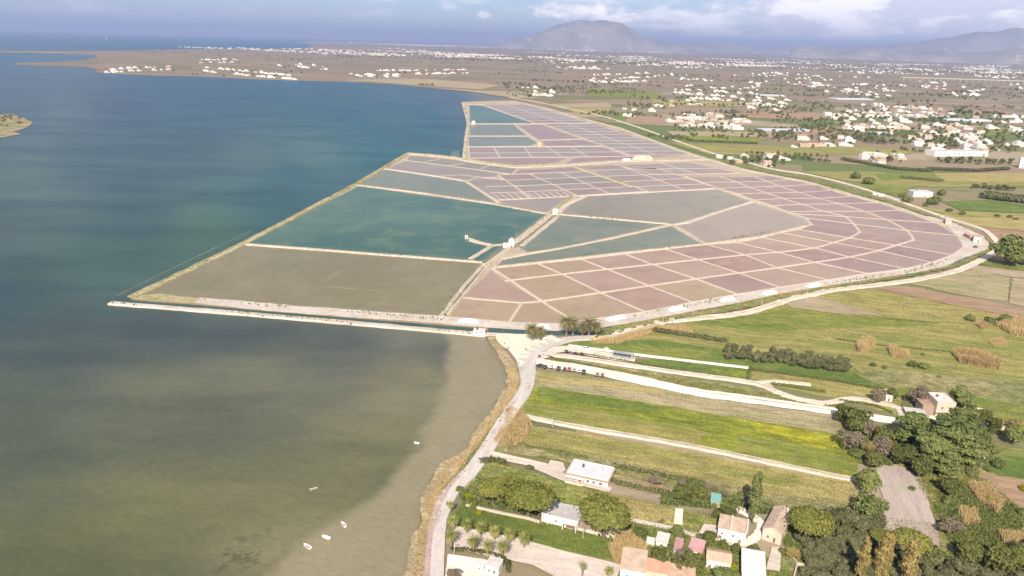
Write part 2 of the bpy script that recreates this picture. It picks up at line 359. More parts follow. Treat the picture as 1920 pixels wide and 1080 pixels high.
# ------------------------------------------------------------------ the plain
mt, nt = newmat('plain_soil')                # patchwork of ploughed, fallow and green fields
pos = node(nt, 'ShaderNodeNewGeometry').outputs['Position']
pr = node(nt, 'ShaderNodeVectorRotate', {'Vector': pos, 'Angle': R(14)}, rotation_type='Z_AXIS').outputs[0]
pv = vmth(nt, 'ADD', vmth(nt, 'MULTIPLY', pr, (.0042, .0075, 0)).outputs[0], vmth(nt, 'MULTIPLY', node(nt, 'ShaderNodeTexNoise', {'Vector': pos, 'Scale': .004}).outputs[1], (.25, .25, 0)).outputs[0]).outputs[0]
cell = node(nt, 'ShaderNodeTexVoronoi', {'Vector': pv, 'Scale': 1, 'Randomness': .8}, distance='CHEBYCHEV').outputs['Color']
cs = node(nt, 'ShaderNodeSeparateColor', {0: cell})
c = mix(nt, ramp(nt, cs.outputs[0], .2, .8), (.245, .19, .12), (.155, .15, .07))
c = mix(nt, ramp(nt, cs.outputs[1], .62, .75), c, (.25, .165, .12))
c = mix(nt, ramp(nt, cs.outputs[2], .80, .88), c, (.11, .14, .045))
c = mix(nt, ramp(nt, cs.outputs[2], .18, .10), c, (.30, .24, .165))
dist = node(nt, 'ShaderNodeSeparateXYZ', {0: pos}).outputs[1]
c = mix(nt, mth(nt, 'MULTIPLY', ramp(nt, mth(nt, 'ADD', dist, mth(nt, 'MULTIPLY', noise(nt, pos, .0008, 3), 1500)), 2300, 4200), .55), c, mix(nt, noise(nt, pos, .0015, 4), (.215, .145, .115), (.165, .13, .09)))
c = mix(nt, ramp(nt, noise(nt, vmth(nt, 'MULTIPLY', pr, (.35, 1, 1)).outputs[0], .03, 5, .65), .54, .72), c, (.10, .10, .05))
c = mix(nt, mth(nt, 'MULTIPLY', ramp(nt, noise(nt, pos, .15, 5, .7), .5, .7), .4), c, (.24, .2, .11))
fn = noise(nt, pos, .9, 6, .75)
c = mix(nt, 1, c, mix(nt, fn, (.7, .7, .7), (1.3, 1.3, 1.3)), 'MULTIPLY')
finish(nt, c, .95, fn, .15, .5, .3)
coast = [(700, 1180), (735, 1110), (763, 1062), (772, 1015), (787, 982), (790, 938), (810, 893), (828, 870), (873, 846), (893, 801), (917, 779), (936, 745), (947, 730), (951, 707), (944, 685), (929, 661), (916, 642), (908, 629)]
outer_s = [(908, 629), (840, 622), (207, 571), (207, 566), (247, 558)]
outer_w = [(247, 558), (455, 457), (667, 345), (757, 291), (765, 286), (800, 289), (850, 294), (868, 296), (870, 272), (878, 231), (866, 192), (940, 186), (960, 186)]
north = [(948, 181), (930, 176), (880, 170), (820, 166), (740, 158), (640, 153), (560, 151), (480, 148.5), (380, 144), (300, 142), (230, 139), (178, 135), (185, 131), (160, 125), (100, 123.5), (30, 121), (28, 118), (100, 117), (160, 113), (183, 108), (180, 103), (60, 99), (-60, 97), (-260, 93), (-260, 89), (0, 95), (130, 96), (260, 94.5), (350, 92.5), (480, 91.5), (575, 91), (590, 84.5), (545, 78.5), (700, 79), (880, 82)]
pl = [P(a, b, 0, 55000) for a, b in coast]
inner = [(960, 632), (900, 610), (840, 606), (500, 582), (363, 568), (260, 560)]
land = resample(pl, 6, .9, 3)
land += px([(905, 627)], 0)
land += px([(885, 618), (840, 613), (500, 589), (363, 574), (247, 562), (243, 558)], 0)
land += resample(px(outer_w, 0), 12, .5, 5) + resample(px(north, 0), 60, 4, 8)
land += [Vector((-2000, 61000, 0)), Vector((66000, 61000, 0)), Vector((66000, -3000, 0)), Vector((-30, -3000, 0)), Vector((-95, 90, 0))]
sheet('terrain_ground', land, .45, mt, 1.2)
# small scrubby island at the edge of the lagoon
isl = [(-60, 225), (-20, 216), (20, 214), (45, 222), (62, 231), (50, 240), (25, 247), (38, 252), (10, 258), (-40, 262), (-70, 250)]
ground('island_soil', (.30, .23, .13), (.14, .14, .06), (.36, .3, .2), .03, .2)
sheet('island_ground', px(isl, 0), .7, MT['island_soil'], 1.2, rough=(8, 1.5))

# ------------------------------------------------------------------ saltworks: beds, pans, dikes
water('brine_blue', (.037, .085, .069), (.081, .132, .088), .16, .009, (.108, .152, .084))
water('brine_teal', (.125, .145, .10), (.165, .172, .12), .16, .016, (.185, .178, .12))
water('brine_olive', (.165, .14, .075), (.205, .175, .10), .16, .014, (.145, .14, .068))
water('brine_grey', (.198, .171, .120), (.244, .202, .143), .18, .012, (.166, .162, .115))
water('brine_lilac', (.224, .152, .122), (.270, .189, .149), .18, .03, (.250, .176, .135), crust=True)
water('brine_pink', (.265, .178, .13), (.315, .222, .165), .2, .03, (.29, .20, .145), crust=True)
water('brine_rose', (.219, .135, .111), (.275, .176, .141), .2, .03, (.301, .206, .155), crust=True)
water('brine_tan', (.285, .208, .13), (.325, .24, .155), .2, .02, (.26, .19, .12), crust=True)
water('brine_violet', (.194, .123, .108), (.245, .158, .135), .18, .03, (.255, .173, .140), crust=True)
water('brine_ash', (.219, .175, .136), (.270, .220, .170), .18, .03, (.250, .200, .156), crust=True)
water('canal_green', (.036, .066, .054), (.06, .09, .072), .1, .05)
ground('salt_mud', (.374, .302, .223), (.317, .252, .180), (.446, .389, .310), .03, .3, fine=.14)
ground('dike_earth', (.437, .364, .276), (.385, .322, .234), (.520, .458, .369), .05, .5, fine=.2)
ground('dike_grassy', (.270, .243, .117), (.360, .297, .180), (.162, .162, .063), .06, .4, fine=.3)
ground('salt_ground', (.470, .411, .349), (.399, .330, .256), (.527, .480, .429), .04, .25, fine=.12)
ground('pan_bank', (.474, .377, .299), (.432, .351, .278), (.557, .472, .393), .05, .5, fine=.14)
outline = [(250, 557), (455, 458), (667, 346), (763, 289), (853, 296), (870, 297), (871, 272), (878, 231), (868, 193), (965, 190), (1032, 205), (1070, 217), (1160, 240), (1273, 281), (1334, 300), (1384, 315), (1450, 328), (1513, 341), (1581, 362), (1657, 382), (1730, 407), (1773, 423), (1800, 447), (1812, 467), (1777, 484), (1727, 504), (1630, 516), (1550, 530), (1460, 546), (1383, 560), (1300, 575), (1209, 593), (1121, 605), (1054, 612), (955, 610), (840, 604), (547, 580), (373, 564)]
sheet('saltworks_mud_ground', px(outline), .55, MT['salt_mud'], .4)
ZP, pan_n = .66, [0]
def pan(pts, mat, dz=0):
    pan_n[0] += 1; z = ZP + dz + (pan_n[0] % 7) * .006
    o_ = [Vector((q.x, q.y, 0)) for q in px(pts)]; o_ = resample(o_, 12, .35, pan_n[0], True); n = len(o_); ctr = sum(o_, Vector()) / n
    a2 = sum(o_[i].x * o_[(i + 1) % n].y - o_[(i + 1) % n].x * o_[i].y for i in range(n)); wdt = min(9.0, .16 * math.sqrt(abs(a2) / 2)); sg = 1 if a2 > 0 else -1; i_ = []
    for q in o_: d = ctr - q; i_.append(q + d.normalized() * min(wdt * 1.2, d.length * .22))
    V = [(q.x, q.y, z) for q in o_ + i_] + [(q.x, q.y, z - .1) for q in o_]
    F = [(i, (i + 1) % n, n + (i + 1) % n, n + i) for i in range(n)] + [tuple(n + k for k in t) for t in tessellate_polygon([i_])] + [(i, 2 * n + i, 2 * n + (i + 1) % n, (i + 1) % n) for i in range(n)]
    o = MB().add(V, F).build('salt_pan_water', MT[mat]); me = o.data
    me.attributes.new('depth', 'FLOAT', 'POINT').data.foreach_set('value', [0.0] * n + [1.0] * n + [0.0] * n)
    bm = bmesh.new(); bm.from_mesh(me); [f.normal_flip() for f in bm.faces if f.normal.z < -.9]; bm.to_mesh(me); bm.free()
    return tag(o, kind='structure')
def dike(pts, w=2.2, mat='dike_earth', h=.75, z=.55, bat=.7, jit=.2):
    k_ = .78 if mat == 'pan_bank' else .88; w = w * k_; bat = .45 if mat == 'pan_bank' else bat
    return strip('dike_bank', px(pts), w, z, z + h, MT[mat], jit, 9, bat, seed=len(pts) + int(pts[0][0]))
def isect(l1, l2):
    (a, b), (c, d) = l1; (e, f), (g, h) = l2
    D = (a - c) * (f - h) - (b - d) * (e - g)
    u, v = a * d - b * c, e * h - f * g
    return ((u * (e - g) - (a - c) * v) / D, (u * (f - h) - (b - d) * v) / D)
def gridpans(rows, cols, mats, w=1.6, wr=1.5, draw=True):
    pt = [[isect(r, c) for c in cols] for r in rows]
    for i in range(len(rows) - 1):
        for j in range(len(cols) - 1):
            pan([pt[i][j], pt[i][j + 1], pt[i + 1][j + 1], pt[i + 1][j]], random.choice(mats))
    if draw:
        for r in pt: dike(r, wr, 'pan_bank', .35)
        for j in range(len(cols)): dike([r[j] for r in pt], w, 'pan_bank', .36)
def bandpans(rads, mats, w=2.6, wr=(2.0, 1.7, 1.2), arcs=True):
    for a, b in zip(rads[:-1], rads[1:]):
        for j in range(3): pan([a[j], a[j + 1], b[j + 1], b[j]], random.choice(mats[j]))
    for r in rads[1:-1]:
        for j in range(3): dike([r[j], r[j + 1]], wr[j], 'pan_bank', .36)
    for j in range(4 if arcs else 0): dike(smoothpx([r[j] for r in rads]) if j else [r[j] for r in rads], w if j < 3 else 1.5, 'pan_bank', .42)
def smoothpx(p): return [(q.x, q.y) for q in smoothline([(a, b, 0) for a, b in p], 3)]
# the large evaporation basins
pan([(255, 555), (455, 460), (906, 494), (828, 592), (547, 573), (373, 560)], 'brine_olive')
pan([(458, 456), (672, 349), (920, 383), (1024, 402), (960, 452), (905, 490)], 'brine_blue')
pan([(672, 345), (722, 318), (873, 341), (932, 380)], 'brine_teal')
pan([(724, 315), (762, 301), (891, 318), (959, 328), (893, 334), (873, 338)], 'brine_ash')
pan([(873, 339), (893, 334), (932, 336), (948, 338), (994, 371), (934, 375)], 'brine_ash')
pan([(936, 377), (1070, 369), (1024, 399), (940, 385)], 'brine_ash')
pan([(764, 300), (768, 292), (853, 300), (893, 307), (970, 317), (960, 326)], 'brine_grey')
pan([(1085, 369), (1340, 354), (1410, 379), (1261, 421), (1052, 401)], 'brine_grey')
pan([(1263, 422), (1411, 380), (1506, 409), (1521, 421), (1427, 444), (1323, 457)], 'brine_ash')
pan([(1050, 404), (1248, 421), (1042, 467), (990, 474), (972, 462)], 'brine_teal')
pan([(943, 487), (1042, 469), (1258, 424), (1316, 457), (1171, 475), (1007, 493), (930, 500)], 'brine_teal')
# pink crystallising pans in three bands round the south and east
south = [[(1521, 421), (1612, 435), (1713, 450), (1806, 464)], [(1497, 430), (1593, 446), (1680, 460), (1785, 478)], [(1463, 436), (1563, 455), (1647, 470), (1747, 492)], [(1427, 445), (1527, 465), (1593, 482), (1697, 504)],
         [(1383, 455), (1460, 473), (1527, 492), (1627, 513)], [(1323, 458), (1397, 478), (1457, 502), (1553, 525)], [(1247, 467), (1309, 487), (1385, 512), (1463, 539)], [(1171, 476), (1223, 496), (1305, 523), (1383, 552)],
         [(1089, 486), (1139, 505), (1217, 536), (1299, 567)], [(1007, 494), (1054, 514), (1127, 549), (1209, 585)], [(923, 503), (946, 527), (1016, 565), (1075, 604)]]
eastr = [[(1286, 331), (1351, 332), (1416, 332), (1452, 330)], [(1317, 342), (1381, 341), (1439, 340), (1482, 336)], [(1347, 353), (1405, 351), (1461, 349), (1527, 346)], [(1381, 363), (1439, 362), (1499, 361), (1562, 357)], [(1414, 375), (1467, 372), (1534, 372), (1598, 368)],
         [(1450, 386), (1504, 383), (1574, 382), (1647, 380)], [(1474, 397), (1544, 396), (1622, 397), (1690, 394)], [(1492, 401), (1583, 406), (1662, 412), (1757, 418)], [(1512, 409), (1600, 420), (1700, 432), (1795, 442)], [(1521, 421), (1612, 435), (1713, 450), (1806, 464)]]
bandpans(south[:5], [['brine_rose', 'brine_violet', 'brine_pink'], ['brine_rose', 'brine_violet', 'brine_lilac'], ['brine_violet', 'brine_lilac', 'brine_violet']])
bandpans(south[4:8], [['brine_pink', 'brine_rose'], ['brine_pink', 'brine_rose', 'brine_tan'], ['brine_pink', 'brine_lilac']])
bandpans(south[7:], [['brine_pink', 'brine_pink', 'brine_tan'], ['brine_pink', 'brine_tan'], ['brine_tan', 'brine_tan', 'brine_pink']])
for r in (south[4], south[7]):
    for j in range(3): dike([r[j], r[j + 1]], 2.2, 'pan_bank', .37)
bandpans(eastr, [['brine_lilac', 'brine_lilac', 'brine_rose', 'brine_violet'], ['brine_violet', 'brine_lilac', 'brine_rose'], ['brine_violet', 'brine_lilac', 'brine_violet']])
pan([(921, 506), (946, 527), (1016, 565), (978, 568), (866, 557)], 'brine_pink')
pan([(864, 559), (978, 569), (955, 603), (836, 593)], 'brine_tan')
pan([(979, 569), (1016, 566), (1075, 602), (1054, 607), (957, 604)], 'brine_tan')
dike([(865, 558), (978, 568), (1016, 565)], 2.2, 'pan_bank', .4); dike([(978, 568), (955, 604)], 1.6, 'pan_bank', .37); dike([(1016, 565), (1075, 602)], 1.8, 'pan_bank', .38)
dike([(923, 503), (1016, 565)], 2.8, 'pan_bank', .41)
# small pans west and east of the middle bank
gridpans([((980, 326), (1096, 322)), ((980, 337), (1124, 331)), ((980, 348.5), (1152, 341)), ((980, 360), (1179, 350)), ((980, 373), (1143, 363))], [((948, 338), (994, 370)), ((995, 327), (1085, 368)), ((1034, 316), (1143, 363)), ((1079, 312), (1186, 349))], ['brine_ash', 'brine_grey', 'brine_ash', 'brine_lilac'])
gridpans([((1121, 319.5), (1340, 309)), ((1152, 330), (1290, 325)), ((1179, 340), (1287, 334.5)), ((1186, 350), (1304, 345.5)), ((1143, 363.5), (1340, 355.5))], [((1083, 312), (1190, 350)), ((1160, 310), (1284, 356)), ((1222, 312), (1345, 353))], ['brine_lilac', 'brine_ash', 'brine_ash'])
gridpans([((1160, 308), (1330, 303)), ((1222, 317), (1390, 315)), ((1274, 327), (1420, 324))], [((1150, 308), (1270, 338)), ((1248, 308), (1321, 330)), ((1317, 309), (1420, 332))], ['brine_ash', 'brine_ash', 'brine_lilac'])
pan([(1000, 318), (1078, 313), (1096, 321), (985, 325), (962, 326), (972, 318)], 'brine_lilac'); pan([(1084, 313), (1160, 309), (1180, 319), (1110, 319)], 'brine_lilac')
for a, b in (((797, 303), (824, 299)), ((842, 310), (871, 306)), ((899, 317), (917, 311)), ((959, 327), (970, 317)), ((873, 340), (895, 333)), ((948, 338), (994, 370)), ((917, 362), (983, 360)), ((934, 375), (1072, 368)), ((910, 350), (985, 348))): dike([a, b], 1.3, 'pan_bank', .37)
dike([(762, 301), (891, 318), (959, 327), (1000, 326)], 1.8, 'pan_bank', .4); dike([(827, 330), (860, 328), (891, 331), (948, 337)], 1.0, 'pan_bank', .37)
for i in range(11):
    x0 = 925 + i * 13; dike([(x0, 364 - i * .45), (x0 + 14, 373 - i * .45)], .9, 'pan_bank', .36)
# northern saltworks
pan([(880, 197), (906, 198.5), (1000, 231), (881, 231)], 'brine_blue'); pan([(881, 234), (963, 234), (987, 254), (881, 254)], 'brine_teal'); pan([(879, 256.5), (988, 256.5), (1008, 268), (994, 273), (879, 274.5)], 'brine_teal')
pan([(969, 235), (1016, 234), (1088, 260), (1010, 262)], 'brine_lilac'); pan([(1015, 264), (1092, 262), (1130, 273), (1020, 274)], 'brine_lilac')
L1, L2 = ['brine_ash', 'brine_ash', 'brine_lilac', 'brine_ash'], ['brine_lilac', 'brine_ash', 'brine_ash']
d1, ee, bot = ((908, 197.5), (1003, 231)), ((977, 193), (1108, 231)), None
gridpans([((880, y), (1110, y - .6)) for y in (196.5, 199.5, 203, 207, 211.5, 216, 221, 226, 231.5)], [d1, ((943, 195), (1058, 231)), ee], L1, 1.2, .9)
gridpans([((1000, y), (1300, y - .8)) for y in (232, 237, 242, 247, 252.5, 258, 264, 270, 277, 284, 291)], [((1015, 231), (1186, 292)), ((1062, 231), (1232, 291)), ((1108, 230), (1295, 289))], L1, 1.3, 1.0)
gridpans([((870, 276), (1140, 275)), ((870, 287), (1160, 285)), ((870, 296.5), (1180, 293))], [((878, 270), (880, 300)), ((926, 277), (943, 303)), ((984, 277), (1003, 303)), ((1028, 277), (1067, 303)), ((1072, 276), (1110, 298)), ((1130, 275), (1180, 293))], L2, 1.4, 1.2)
pan([(880, 297.5), (1000, 296), (1066, 297), (1040, 306), (968, 310), (905, 303)], 'brine_lilac'); pan([(1075, 297), (1190, 293), (1250, 288), (1290, 290), (1165, 299), (1060, 306)], 'brine_lilac')
for d in ([(880, 232.5), (1010, 232), (1108, 231)], [(880, 255.3), (988, 255.3)], [(876, 275.3), (1000, 275), (1130, 274)], [(906, 198), (1003, 231.5)], [(878, 196), (908, 197)], [(965, 233), (1010, 267)], [(1011, 263), (1090, 261)]): dike(d, 3, 'dike_earth', .6)
# main banks
for d, w, m_ in (([(247, 558), (455, 458), (667, 346), (763, 289)], 6.5, 'dike_grassy'), ([(252, 557.5), (455, 460.5), (600, 382)], 1.6, 'dike_earth'), ([(455, 458), (680, 475), (905, 492.5)], 3.2, 'dike_earth'), ([(667, 347), (796, 363), (920, 382), (1024, 401)], 3.6, 'dike_earth'), ([(722, 317), (800, 328), (873, 340), (934, 380)], 3.2, 'dike_earth'),
    ([(763, 288), (800, 291), (853, 297), (893, 305), (967, 314), (1040, 311), (1100, 307), (1160, 303), (1280, 300), (1334, 299)], 10, 'dike_earth'), ([(800, 289), (853, 294.5), (893, 302), (967, 311), (1040, 308)], 3.5, 'dike_grassy'),
    ([(867, 193), (878, 231), (874, 255), (870, 296)], 5, 'dike_earth'), ([(866, 192), (965, 190)], 4, 'dike_earth'), ([(965, 190), (1032, 205), (1070, 217), (1160, 240), (1273, 282), (1334, 301)], 9, 'dike_earth'),
    ([(1334, 301), (1384, 316), (1450, 329.5), (1513, 342), (1581, 362), (1657, 382), (1730, 407), (1773, 423)], 12, 'dike_earth'), ([(1077, 312), (1130, 330), (1186, 350)], 8, 'dike_grassy'), ([(1075, 312.5), (1184, 350.5)], 3, 'dike_earth'),
    ([(1034, 402), (967, 455)], 5, 'dike_earth'), ([(1049, 404), (978, 461)], 4, 'dike_earth'), ([(1072, 367), (1034, 401)], 4, 'dike_grassy'), ([(1100, 367.5), (1060, 385), (1046, 400)], 4.5, 'salt_ground'),
    ([(955, 458), (923, 461), (900, 475), (882, 486)], 3.5, 'dike_earth'), ([(957, 464), (935, 480), (908, 500)], 4, 'dike_earth'), ([(908, 495), (868, 540), (828, 592)], 2.6, 'dike_earth'), ([(916, 497), (876, 544), (840, 590)], 1.8, 'dike_earth'),
    ([(923, 460), (900, 455), (877, 447)], 2.5, 'dike_earth'), ([(921, 462), (880, 452)], 1.4, 'dike_earth'), ([(1045, 402), (1150, 411), (1247, 420), (1262, 422)], 3.2, 'dike_earth'), ([(1262, 422), (1290, 418), (1340, 400), (1410, 379)], 4, 'salt_ground'), ([(1262, 423), (1320, 457)], 4, 'dike_earth'),
    ([(1256, 423), (1150, 447), (1042, 468), (990, 476), (943, 486)], 2.6, 'dike_earth'), ([(923, 502), (1007, 493.5), (1130, 479), (1323, 458), (1427, 445), (1521, 421)], 3.6, 'dike_earth'), ([(1085, 368), (1200, 362), (1340, 354)], 2.2, 'pan_bank'), ([(1300, 336), (1345, 353), (1411, 377), (1463, 393), (1506, 408.5), (1521, 421)], 3.2, 'dike_earth')): dike(d, w, m_, .9)
# weeds and stones on the banks
WEEDS = [[(247, 558), (455, 458), (667, 346), (763, 289)]] * 2 + [[(763, 288), (853, 297), (893, 305), (967, 314), (1040, 311), (1160, 303), (1334, 299)], [(1334, 300), (1450, 329), (1581, 362), (1657, 382), (1773, 423)], [(1034, 402), (967, 455)], [(1049, 404), (978, 461)], [(957, 464), (908, 500)], [(373, 562), (547, 577), (840, 601)], [(206, 568), (600, 600), (905, 627)], [(908, 495), (828, 592)], [(455, 458), (905, 492)], [(667, 347), (920, 382), (1024, 401)], [(1077, 312), (1186, 350)], [(1121, 604), (1299, 572), (1463, 545), (1697, 512), (1785, 486)], [(965, 190), (1070, 217), (1273, 282)], [(870, 200), (878, 231), (870, 290)], [(1045, 402), (1262, 422), (1320, 457)], [(923, 502), (1130, 479), (1323, 458), (1521, 421)]]
# canal beds inside the banks
def canal(pts, w, z=.62, mat='canal_green'): return strip('canal_water', px(pts), w, .5, z, MT[mat], .1, 10, .1)
canal([(1041, 403), (973, 458)], 7, .63, 'brine_olive'); canal([(945, 463), (920, 478), (897, 494)], 9, .63, 'brine_olive'); canal([(912, 497), (872, 543), (834, 592)], 2, .64)
canal([(855, 283), (853, 294)], 14, .7, 'brine_blue')
# outer causeway along the south with its canal, and the salt-covered strip behind it
sheet('salt_strip_ground', px([(373, 558), (450, 564), (547, 573), (700, 584), (840, 594), (955, 604), (1054, 607), (1121, 599), (1209, 585), (1299, 567), (1383, 552), (1463, 539), (1553, 525), (1630, 514), (1697, 505), (1747, 493), (1785, 479), (1806, 465), (1800, 447), (1775, 424), (1735, 410), (1742, 405), (1790, 418), (1850, 445), (1858, 466), (1800, 486), (1757, 506), (1690, 516), (1560, 534), (1460, 552), (1340, 576), (1200, 602), (1130, 614), (1049, 621), (991, 619), (912, 614), (840, 607), (500, 582), (363, 567)]), .78, MT['salt_ground'], .4, rough=(5, .7))
sheet('scrub_ground', px([(250, 556), (300, 551), (375, 560), (365, 568), (255, 560)]), .8, MT['dike_grassy'], .4, rough=(4, .8))
strip('causeway_bank', px([(206, 568), (400, 583), (600, 600), (760, 614), (840, 621), (905, 627), (960, 629)]), 4.2, -.6, 1.1, MT['salt_ground'], .15, 6, 1.2)
strip('canal_water', px([(915, 619.5), (991, 623), (1049, 625), (1100, 624), (1133, 621.5), (1150, 618), (1165, 614)]), [8, 7, 6, 7, 11, 12, 8], .4, .86, MT['canal_green'], .08, 8, .1)
strip('canal_water', px([(1300, 588), (1330, 582), (1375, 574.5), (1415, 567), (1440, 562)]), [2, 6, 7, 7, 2], .4, .84, MT['canal_green'], .08, 8, .1)
strip('canal_water', px([(1765, 507), (1790, 497), (1815, 482)]), [2, 5, 2], .4, .84, MT['canal_green'], .08, 8, .1)
strip('canal_water', px([(248, 565.5), (363, 573.5), (500, 586), (700, 602), (840, 613.5), (888, 617)]), 3.0, .3, .84, MT['canal_green'], .1, 8, .1)
for a in ([(218, 555), (340, 495), (472, 432)],): strip('breakwater_bank', px(a, 0), .3, -.5, .1, MT['dike_grassy'], .6, 9, .25)
for a in ([(600, 530), (638, 507)], [(606, 532), (642, 509)], [(610, 537), (715, 546)]): strip('old_bank', px(a), .35, .6, .72, MT['dike_grassy'], .6, 5, .15)

# ------------------------------------------------------------------ hills at the horizon
mt, nt = newmat('hill_rock')
pos = node(nt, 'ShaderNodeNewGeometry').outputs['Position']; nz = node(nt, 'ShaderNodeSeparateXYZ', {0: node(nt, 'ShaderNodeNewGeometry').outputs['Normal']}).outputs[2]
c = mix(nt, ramp(nt, noise(nt, pos, .0011, 6, .65), .38, .62), (.15, .145, .11), (.23, .20, .17))
c = mix(nt, ramp(nt, noise(nt, pos, .004, 5, .7), .56, .66), c, (.34, .29, .25)); finish(nt, c, .95)
def hills(prof, dist, depth, seed, amp):
    r = np.random.default_rng(seed); xs = np.linspace(prof[0][0], prof[-1][0], 150); hs = np.interp(xs, [p[0] for p in prof], [p[1] for p in prof])
    nj = 26; V = []
    ph = r.uniform(0, 6.28, (14, 2)); fr = r.uniform(.6, 5, (14, 2))
    for j in range(nj):
        v = j / (nj - 1); dd = dist - depth / 2 + depth * v
        for i, x in enumerate(xs):
            d = fw + rt * ((x - 960) / FPX) + up * 0; d = Vector((d.x, d.y, 0)).normalized()
            yh = 79.5 + .02793 * (x - 960)                   # the level line at that bearing
            dc = (fw + rt * ((x - 960) / FPX) + up * ((540 - yh) / FPX))
            hgt = max(0, (yh - hs[i])) / FPX * dist / math.hypot(dc.x, dc.y) + (CAM_H if hs[i] < yh - 1 else 0)
            s = math.sin(math.pi * min(1, v * 1.15) ** .8) if v < .87 else math.sin(math.pi * v) * 1.0
            u = i / 149 * 6; n_ = sum(math.sin(fr[k, 0] * u * 3 + ph[k, 0] + fr[k, 1] * v * 5) for k in range(14)) / 14
            q = d * dd; V.append((q.x, q.y, max(-30, hgt * max(0, s) * (1 + amp * n_ * (1 if v < .42 or v > .6 else .35)) - 20)))
    I = np.arange(nj * 150).reshape(nj, 150); F = np.stack([I[:-1, :-1], I[:-1, 1:], I[1:, 1:], I[1:, :-1]], -1).reshape(-1, 4)
    return link('mountain_terrain', arrmesh('mountain', V, F, [mt], smooth=True))
tag(hills([(860, 86), (890, 80), (925, 76), (950, 73), (975, 66), (1000, 57), (1023, 48), (1053, 41), (1080, 39.5), (1107, 40), (1133, 45), (1150, 54), (1163, 63), (1180, 71), (1210, 77), (1250, 83), (1280, 92)], 26000, 3200, 3, .14), 'long hazy mountain with a flat summit under a cloud', kind='structure')
tag(hills([(1180, 92), (1240, 78), (1290, 80), (1330, 82), (1400, 86), (1450, 83), (1520, 87), (1580, 84), (1640, 76), (1690, 69), (1740, 60), (1790, 55), (1830, 57), (1870, 70), (1900, 78), (1960, 76), (2050, 66), (2150, 90)], 32000, 4500, 8, .22), 'faint blue hills along the inland horizon', kind='structure')
tag(hills([(1400, 98), (1440, 88), (1500, 92), (1560, 90), (1620, 97), (1680, 92), (1740, 96), (1800, 88), (1860, 92), (1940, 92), (2050, 104)], 21000, 2000, 12, .2), 'low dark foothills in front of the inland hills', kind='structure')
# ------------------------------------------------------------------ fields, tracks and roads on the near plain
def bear(a, b): d = P(*b) - P(*a); return math.atan2(d.y, d.x)
AF = bear((1000, 722), (1585, 815))          # the long strips all run this way
ground('grass_green', (.100, .144, .026), (.170, .182, .039), (.275, .233, .071), .03, .12, AF, 3, rows=(6.0, (.190, .177, .063), .35), fine=.3)
ground('grass_lush', (.073, .122, .026), (.124, .161, .035), (.189, .180, .058), .03, .15, AF, 2, rows=(5.0, (.10, .13, .03), .3), fine=.25)
ground('grass_mixed', (.154, .173, .041), (.247, .216, .070), (.308, .239, .095), .025, .14, AF, 5, rows=(5.5, (.255, .209, .090), .45), fine=.32, f3=.7)
ground('grass_dry', (.260, .218, .076), (.326, .252, .105), (.163, .171, .041), .03, .16, AF, 5, rows=(4.2, (.318, .258, .120), .5), fine=.3)
ground('mustard_field', (.118, .155, .028), (.19, .20, .036), (.31, .285, .028), .03, .2, AF, 4, rows=(6.5, (.10, .12, .03), .4), fine=.4, f3=.7)
ground('vine_rows', (.217, .205, .087), (.298, .242, .137), (.149, .174, .050), .03, .14, AF, 5, (2.6, (.397, .305, .205), .4), .3)
ground('stubble', (.324, .252, .162), (.267, .214, .119), (.162, .157, .067), .03, .16, AF, 5, (1.8, (.381, .296, .209), .5), .2)
ground('ploughed', (.386, .310, .262), (.346, .278, .228), (.436, .370, .323), .04, .2, bear((1700, 880), (1755, 1000)), 6, (1.6, (.305, .251, .210), .3), .14)
ground('red_soil', (.270, .171, .108), (.306, .211, .135), (.198, .153, .081), .03, .15, AF, 3, fine=.2)
ground('scrub_soil', (.168, .168, .067), (.269, .222, .108), (.108, .128, .040), .035, .14, AF, 1.5, fine=.4, f3=.7)
ground('garden_green', (.121, .158, .037), (.207, .206, .061), (.326, .261, .113), .06, .25, AF, 1.3, fine=.4, f3=.6)
ground('track_gravel', (.528, .462, .368), (.471, .406, .312), (.605, .537, .443), .05, .4, AF, 4, fine=.18)
ground('track_pale', (.656, .588, .489), (.597, .527, .428), (.737, .688, .597), .05, .4, AF, 4, fine=.1)
ground('plaza_sand', (.639, .561, .436), (.581, .504, .387), (.716, .649, .532), .05, .3, fine=.1)
ground('asphalt', (.435, .386, .342), (.489, .432, .380), (.369, .335, .299), .05, .5, R(80), 8, fine=.1)
ground('cycle_red', (.391, .281, .255), (.357, .255, .234), (.425, .323, .297), .06, .5, fine=.1)
ground('paving', (.503, .416, .347), (.453, .373, .309), (.580, .493, .425), .08, .4, AF, 5, fine=.12)
ground('shore_sand', (.36, .27, .16), (.28, .22, .125), (.16, .145, .07), .06, .35, fine=.3)
ground('bank_grass', (.102, .132, .036), (.180, .174, .060), (.300, .234, .108), .05, .25, fine=.4)
ground('mustard_flower', (.20, .205, .03), (.29, .27, .025), (.36, .325, .02), .05, .3, AF, 4, fine=.4, f3=.8)
FZ = [.50]
def field(name, pts, mat, rough=(4, .5)):
    FZ[0] += .012
    return sheet(name, px(pts), FZ[0], MT[mat], .1, rough=rough)
field('field_ground', [(1135, 645), (1230, 619), (1290, 603), (1380, 593), (1490, 563), (1560, 549), (1640, 541), (1960, 595), (1960, 735), (1600, 700), (1360, 660)], 'grass_mixed')
field('field_ground', [(1300, 604), (1420, 588), (1500, 570), (1620, 585), (1780, 612), (1640, 612), (1420, 622)], 'grass_green', (5, 1.2))
field('field_ground', [(1040, 652), (1075, 638), (1130, 640), (1225, 636), (1360, 655), (1590, 692), (1700, 716), (1660, 730), (1410, 695), (1150, 662), (1068, 650)], 'grass_lush')
